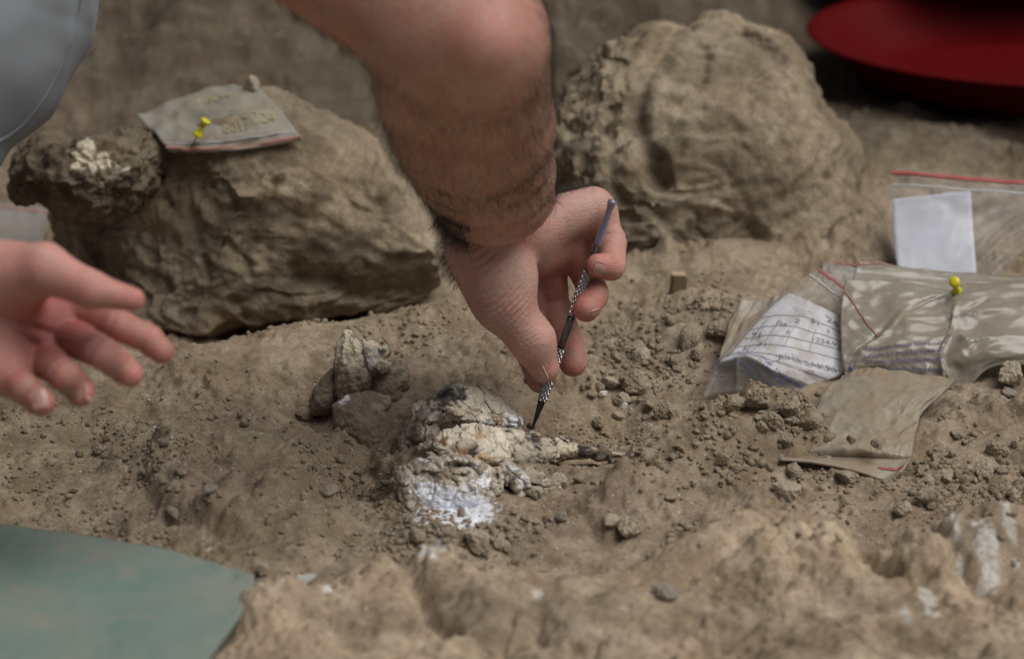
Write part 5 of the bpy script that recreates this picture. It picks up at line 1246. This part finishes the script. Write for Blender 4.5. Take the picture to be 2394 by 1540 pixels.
# ================================================================== clods, pebbles, crumbs
protos = []
for k in range(12):
    V, F = ico(4); r_ = np.random.default_rng(40 + k); s_ = r_.uniform(.70, 1.2, 3)
    V = V * (1 + .40 * fbm3(V, .9, 2, .5, 50 + k))[:, None]
    for _ in range(11):      # broken facets
        d = r_.normal(size=3); d /= np.linalg.norm(d); q_ = V @ d; th = r_.uniform(.42, .8); m_ = q_ > th; V[m_] -= np.outer((q_[m_] - th) * .88, d)
    N = vnormals(V, F); V = V + N * (.10 * rid3(V, 2.6, 3, .6, 60 + k) + .07 * fbm3(V, 6, 3, .65, 70 + k))[:, None]
    V = V * s_ * .005
    me = raw_mesh('clod', V, F, False); me.materials.append(M_CLOD); protos.append((me, V, F))
M_PALE = earth_mat('pale stone', ((.39, .325, .245), (.33, .27, .195), (.44, .385, .305), (.27, .22, .16)), scale=1.6, flecks=False, seed=6)
M_GREYS = earth_mat('grey stone', ((.29, .25, .20), (.25, .21, .165), (.33, .295, .245), (.22, .185, .145)), scale=1.6, flecks=False, seed=7)
M_WHITE = simple('white fragment', (.62, .60, .56), .8)
def pset(mat):
    out = []
    for me, V, F in protos: c = me.copy(); c.materials.clear(); c.materials.append(mat); out.append(c)
    return out
PS = {'clod': [p[0] for p in protos], 'pale': pset(M_PALE), 'grey': pset(M_GREYS), 'white': pset(M_WHITE)}
def put(name, px, py, rpx, kind, label=None, cat=None, group=None, k=None, sink=.35, squash=.85, pos=None):
    p = hit(np.array([px]), np.array([py + rpx * .35]))[0] if pos is None else pos
    d = (p - CAM) @ FWD; r = rpx * .36 / 2394 * d
    me = PS[kind][int(rng.integers(len(protos))) if k is None else k]
    o = bpy.data.objects.new(name, me); COL.objects.link(o)
    o.location = (p[0], p[1], p[2] + r * (1 - sink) * squash * .8); o.scale = (r / .005, r / .005, r / .005 * squash); o.rotation_euler = (rng.uniform(-.4, .4), rng.uniform(-.4, .4), rng.uniform(0, 6.28))
    return tag(o, label, cat, group)
NAMED = [
    ('stone', 1473, 1238, 31, 'pale', 'largest pale stone on the front slope, right of the skull', 'stone'), ('stone', 1425, 1224, 18, 'pale', 'small rounded stone just left of the largest pale stone on the slope', 'stone'),
    ('stone', 1312, 1207, 19, 'grey', 'smooth grey pebble on the slope below the cracked lumps beside the skull', 'stone'), ('stone', 1552, 1386, 31, 'grey', 'blurred grey stone on the front bench, alone in a hollow', 'stone'),
    ('clod', 1985, 1119, 26, 'clod', 'rounded tan clod just below the red-striped flap of the half-buried bag', 'clod'), ('clod', 2337, 1051, 30, 'clod', 'big smooth brown clod near the right picture edge, right of the half-buried bag', 'clod'),
    ('fragment', 765, 1380, 14, 'white', 'bright white round fragment in the front left dirt, right of the teal mat', 'fragment'), ('clod', 718, 968, 19, 'clod', 'round brown clod at the foot of the upright bone stump', 'clod'),
    ('clod', 768, 1146, 23, 'clod', 'dark crumbly clod lying left of the skull block', 'clod'), ('clod', 424, 1103, 15, 'clod', 'small clod at the corner of the left ledge', 'clod'), ('clod', 492, 1146, 16, 'grey', 'flat grey-brown clod below the left ledge', 'clod'),
    ('stone', 408, 1198, 21, 'grey', 'flat embedded stone above the teal mat', 'stone'), ('clod', 1690, 1078, 24, 'clod', 'pale knobbly clod on the ridge between the skull and the half-buried bag', 'clod'), ('clod', 1722, 1094, 18, 'clod', 'slimmer clod touching the right side of the knobbly ridge clod', 'clod'),
    ('clod', 1480, 898, 34, 'clod', 'largest block of earth in the dug bowl right of the fingertips', 'clod'), ('stone', 1428, 895, 22, 'pale', 'pale angular stone left of the largest block in the dug bowl', 'stone'), ('clod', 1497, 838, 24, 'pale', 'pale pointed clod above the largest block in the dug bowl', 'clod'),
    ('fragment', 1411, 923, 10, 'white', 'oval white shell-like fragment in the dug bowl, nearest the fingertips', 'fragment'), ('fragment', 1456, 948, 11, 'white', 'white fragment lower right of the oval one in the dug bowl', 'fragment'),
    ('clod', 1395, 990, 20, 'clod', 'angular clod right of the pick point', 'clod'), ('clod', 1548, 965, 22, 'clod', 'brown clod half way between the pick and the label bag', 'clod'), ('clod', 1620, 790, 34, 'clod', 'broad dark lump of earth below the wooden peg', 'clod'), ('clod', 1690, 770, 30, 'clod', 'soft lump of earth right of the broad lump below the peg', 'clod'),
    ('fragment', 1670, 768, 9, 'white', 'small white chip on the dirt left of the dull brown bag', 'fragment'), ('clod', 1775, 930, 34, 'clod', 'rough clod heaped against the bottom of the label bag', 'clod'), ('clod', 1845, 955, 34, 'clod', 'peaked rough clod at the right foot of the label bag', 'clod'),
    ('clod', 1800, 985, 26, 'clod', 'clod in front of the peaked one below the label bag', 'clod'), ('clod', 1890, 985, 26, 'clod', 'clod between the label bag and the half-buried bag', 'clod'), ('clod', 1710, 945, 26, 'clod', 'loose clod at the left foot of the label bag', 'clod'), ('clod', 1840, 1150, 34, 'pale', 'split pale clod on the slope below the bag flap', 'clod'),
    ('clod', 1855, 1100, 22, 'clod', 'thin-edged clod just left of the bag flap', 'clod'), ('clod', 1940, 1020, 15, 'clod', 'left crumb of the three lying on the bag fold', 'clod'), ('clod', 1990, 1026, 12, 'clod', 'middle crumb of the three lying on the bag fold', 'clod'), ('clod', 2050, 1030, 17, 'clod', 'right and biggest crumb of the three lying on the bag fold', 'clod'),
    ('clod', 2365, 880, 34, 'pale', 'pale clod under the right end of the printed bag', 'clod'), ('stone', 2362, 920, 17, 'grey', 'grey stone below the pale clod at the right edge', 'stone'), ('clod', 2170, 1165, 30, 'clod', 'biggest crumb in the rubble right of the flap', 'clod'), ('clod', 2110, 1190, 24, 'pale', 'pale-topped lump in the rubble below the flap', 'clod'),
    ('stone', 628, 196, 27, 'pale', 'round pale stone holding down the top corner of the pinned bag', 'stone'), ('fragment', 620, 1330, 20, 'pale', 'pale chip of stone right of the teal mat corner', 'fragment'), ('clod', 1300, 1125, 24, 'pale', 'cracked pale lump right of the skull block', 'clod'),
    ('clod', 1115, 1275, 30, 'pale', 'flat pale slab of earth below the white powder', 'clod'), ('stone', 1180, 1280, 17, 'pale', 'pale stone right of the flat slab below the powder', 'stone'), ('clod', 1570, 640 + 110, 16, 'clod', 'small clod left of the broad lump below the peg', 'clod'),
]
MARKS = [('the fingertips', 1320, 870), ('the pick point', 1242, 1005), ('the white shell fragment in the bowl', 1411, 923), ('the largest block in the dug bowl', 1480, 898), ('the pale angular stone in the bowl', 1428, 895), ('the wooden peg', 1585, 660), ('the broad lump below the peg', 1620, 790),
    ('the label bag', 1800, 900), ('the peaked clod by the label bag', 1845, 955), ('the half-buried bag', 2040, 1000), ('the red stripe of the bag flap', 2060, 1098), ('the rounded clod under the flap', 1985, 1119), ('the big clod at the right edge', 2337, 1051), ('the biggest crumb of the right rubble', 2170, 1165), ('the white streaks at the lower right', 2290, 1340),
    ('the knobbly ridge clod', 1690, 1078), ('the split pale clod', 1840, 1150), ('the dark end of the jaw bone', 1440, 1045), ('the largest pale stone on the slope', 1473, 1238), ('the grey pebble on the slope', 1312, 1207), ('the cracked lump beside the skull', 1300, 1125), ('the skull plate', 1100, 1040), ('the white powder', 1070, 1190), ('the flat slab below the powder', 1115, 1275),
    ('the dark crumbly clod', 768, 1146), ('the round clod by the upright bone', 718, 968), ('the upright bone stump', 860, 880), ('the clod at the ledge corner', 424, 1103), ('the open hand', 200, 900), ('the flat stone above the teal mat', 408, 1198), ('the teal mat', 250, 1300), ('the blurred grey stone', 1552, 1386)]
used_labels = {}
def crumb_label(p, r, pale):
    q_ = p - CAM; d = q_ @ FWD; x = W_ / 2 + (q_ @ RT) / d / .36 * W_; y = H_ / 2 - (q_ @ UP) / d / .36 * W_
    size = 'tiny' if r < 6.5 else 'small' if r < 10 else 'middling' if r < 15 else 'large'
    best = []
    for nm, mx, my in MARKS:
        dx, dy = x - mx, y - my; ds = math.hypot(dx, dy); an = math.degrees(math.atan2(-dy, dx)) % 360
        dr = ['right of', 'above and right of', 'above', 'above and left of', 'left of', 'below and left of', 'below', 'below and right of'][int((an + 22.5) // 45) % 8]
        best.append((ds, ('just ' if ds < 50 else '' if ds < 110 else 'farther ' if ds < 180 else 'well ') + dr + ' ' + nm))
    best.sort(); c_ = ('pale ' if pale else 'brown ')
    for ds, ph in best[:12]:
        lb = size + ' ' + c_ + 'crumb ' + ph
        if lb not in used_labels: break
    else: lb = size + ' ' + c_ + 'crumb ' + best[0][1]
    used_labels[lb] = 1; return lb
for nm, px_, py_, r_, kd, lb, ct in NAMED:
    if 'pinned bag' in lb: put(nm, px_, py_, r_, kd, lb, ct, pos=sA.at(np.array(.93), np.array(.07)), sink=.45)
    elif 'bag fold' in lb: put(nm, px_, py_, r_, kd, lb, ct, pos=P(px_, py_ + r_ * .8, 1.543), sink=.0)
    else: put(nm, px_, py_, r_, kd, lb, ct)
# loose crumbs one could count, by the place they lie in
REG = [   # label, group, centre and half size in photo pixels, number, typical radius px, kinds
    ('small brown crumb in the dug bowl right of the fingers', 'crumbs in the dug bowl', 1480, 860, 130, 120, 62, 9), ('small brown crumb in the rubble at the right edge below the bags', 'crumbs in the right-hand rubble', 2270, 1140, 150, 90, 70, 9),
    ('small brown crumb on the ridge right of the skull', 'crumbs on the ridge', 1640, 1090, 210, 70, 46, 7), ('small brown crumb in the debris at the foot of the skull', 'crumbs below the skull', 1090, 1265, 170, 40, 40, 8),
    ('small brown crumb scattered on the dusty slope under the open hand', 'crumbs under the open hand', 240, 1070, 210, 80, 26, 7), ('small brown crumb left of the skull hollow', 'crumbs left of the skull', 790, 1150, 110, 60, 22, 7),
    ('small clod around the foot of the label bag', 'crumbs round the label bag', 1830, 985, 130, 45, 30, 10),
]
for lb, gp, cx_, cy_, rx_, ry_, n_, r0 in REG:
    pts = rng.normal(0, .55, (n_, 2)) * [rx_, ry_] + [cx_, cy_]; ps = hit(pts[:, 0], pts[:, 1]); rr = np.clip(r0 * np.exp(rng.normal(0, .38, n_)), 4.5, 22)
    for p_, r_ in zip(ps, rr):
        pl_ = rng.random() > .86; put('crumb', 0, 0, r_, 'pale' if pl_ else 'clod', crumb_label(p_, r_, pl_), 'crumb', gp, pos=p_)
# fine crumbs and dust nobody could count: one object each
def scatter(name, n, regs, rlo, rhi, mat, seed, sub=1, flat=.8):
    r_ = np.random.default_rng(seed); pts = []
    wts = np.array([g[4] for g in regs], float); wts /= wts.sum()
    for g, c in zip(regs, (wts * n).astype(int)):
        q_ = r_.uniform(-1, 1, (c * 2, 2)) if len(g) > 5 else r_.normal(0, .6, (c * 2, 2))
        q_ = q_[:c]; pts.append(q_ * [g[2], g[3]] + [g[0], g[1]])
    pts = np.vstack(pts); g_ = G(pts[:, 0], pts[:, 1]); x, y = g_[:, 0], g_[:, 1]
    clump = fbm2(x, y, 22, 3, .6, seed); keep = r_.random(len(x)) < sst(-.45, .55, clump); x, y = x[keep], y[keep]; m = len(x)
    z = ground_z(x, y); rad = np.exp(r_.uniform(np.log(rlo), np.log(rhi), m) * 1.0) ; rad = np.where(r_.random(m) < .8, np.minimum(rad, (rlo * rhi) ** .5 * 1.2), rad)
    V0, F0 = ico(sub); nv = len(V0)
    J = 1 + .28 * r_.normal(size=(m, nv, 1)).clip(-1.6, 1.6) * (1 if sub == 1 else .5)
    a = r_.uniform(0, 6.28, m); ca, sa = np.cos(a), np.sin(a); Q = V0[None] * J * r_.uniform(.7, 1.25, (m, 1, 3)); Q[..., 2] *= flat
    X = Q[..., 0] * ca[:, None] - Q[..., 1] * sa[:, None]; Y = Q[..., 0] * sa[:, None] + Q[..., 1] * ca[:, None]
    V = np.stack([x[:, None] + X * rad[:, None], y[:, None] + Y * rad[:, None], (z + rad * .35)[:, None] + Q[..., 2] * rad[:, None]], -1).reshape(-1, 3)
    F = (F0[None] + (np.arange(m) * nv)[:, None, None]).reshape(-1, 3)
    return tag(mobj(name, V, F, mat), kind='stuff')
ALL = (1200, 1080, 1300, 330)
tag(scatter('gravel', 9000, [(*ALL, 1.6, 'u'), (1480, 870, 200, 150, 1.2), (2260, 1150, 220, 110, 1.2), (1650, 1080, 280, 90, 1.0), (1090, 1260, 230, 60, .8), (300, 1080, 350, 120, 1.0), (800, 1120, 180, 110, .7), (1830, 1000, 170, 70, .6), (1700, 770, 250, 80, .5), (900, 800, 400, 40, .4)], .0005, .0030, M_CLOD, 71, 1), 'loose fine crumbs of dry earth over the dig surface')
tag(scatter('dust', 15000, [(*ALL, 3, 'u'), (300, 1090, 420, 150, 1.5), (1500, 900, 220, 140, 1.), (2260, 1150, 220, 120, 1.)], .00025, .0008, M_CLOD, 72, 1), 'sandy grains over the dig surface')
tag(scatter('white_flecks', 1500, [(*ALL, 1.2, 'u'), (350, 1090, 420, 150, .9), (850, 1060, 150, 120, .5), (1480, 900, 200, 130, .6), (1090, 1230, 180, 90, .6), (2260, 1150, 200, 110, .4)], .00025, .0009, M_WHITE, 73, 1, .5), 'white flecks of bone and chalk over the dirt')
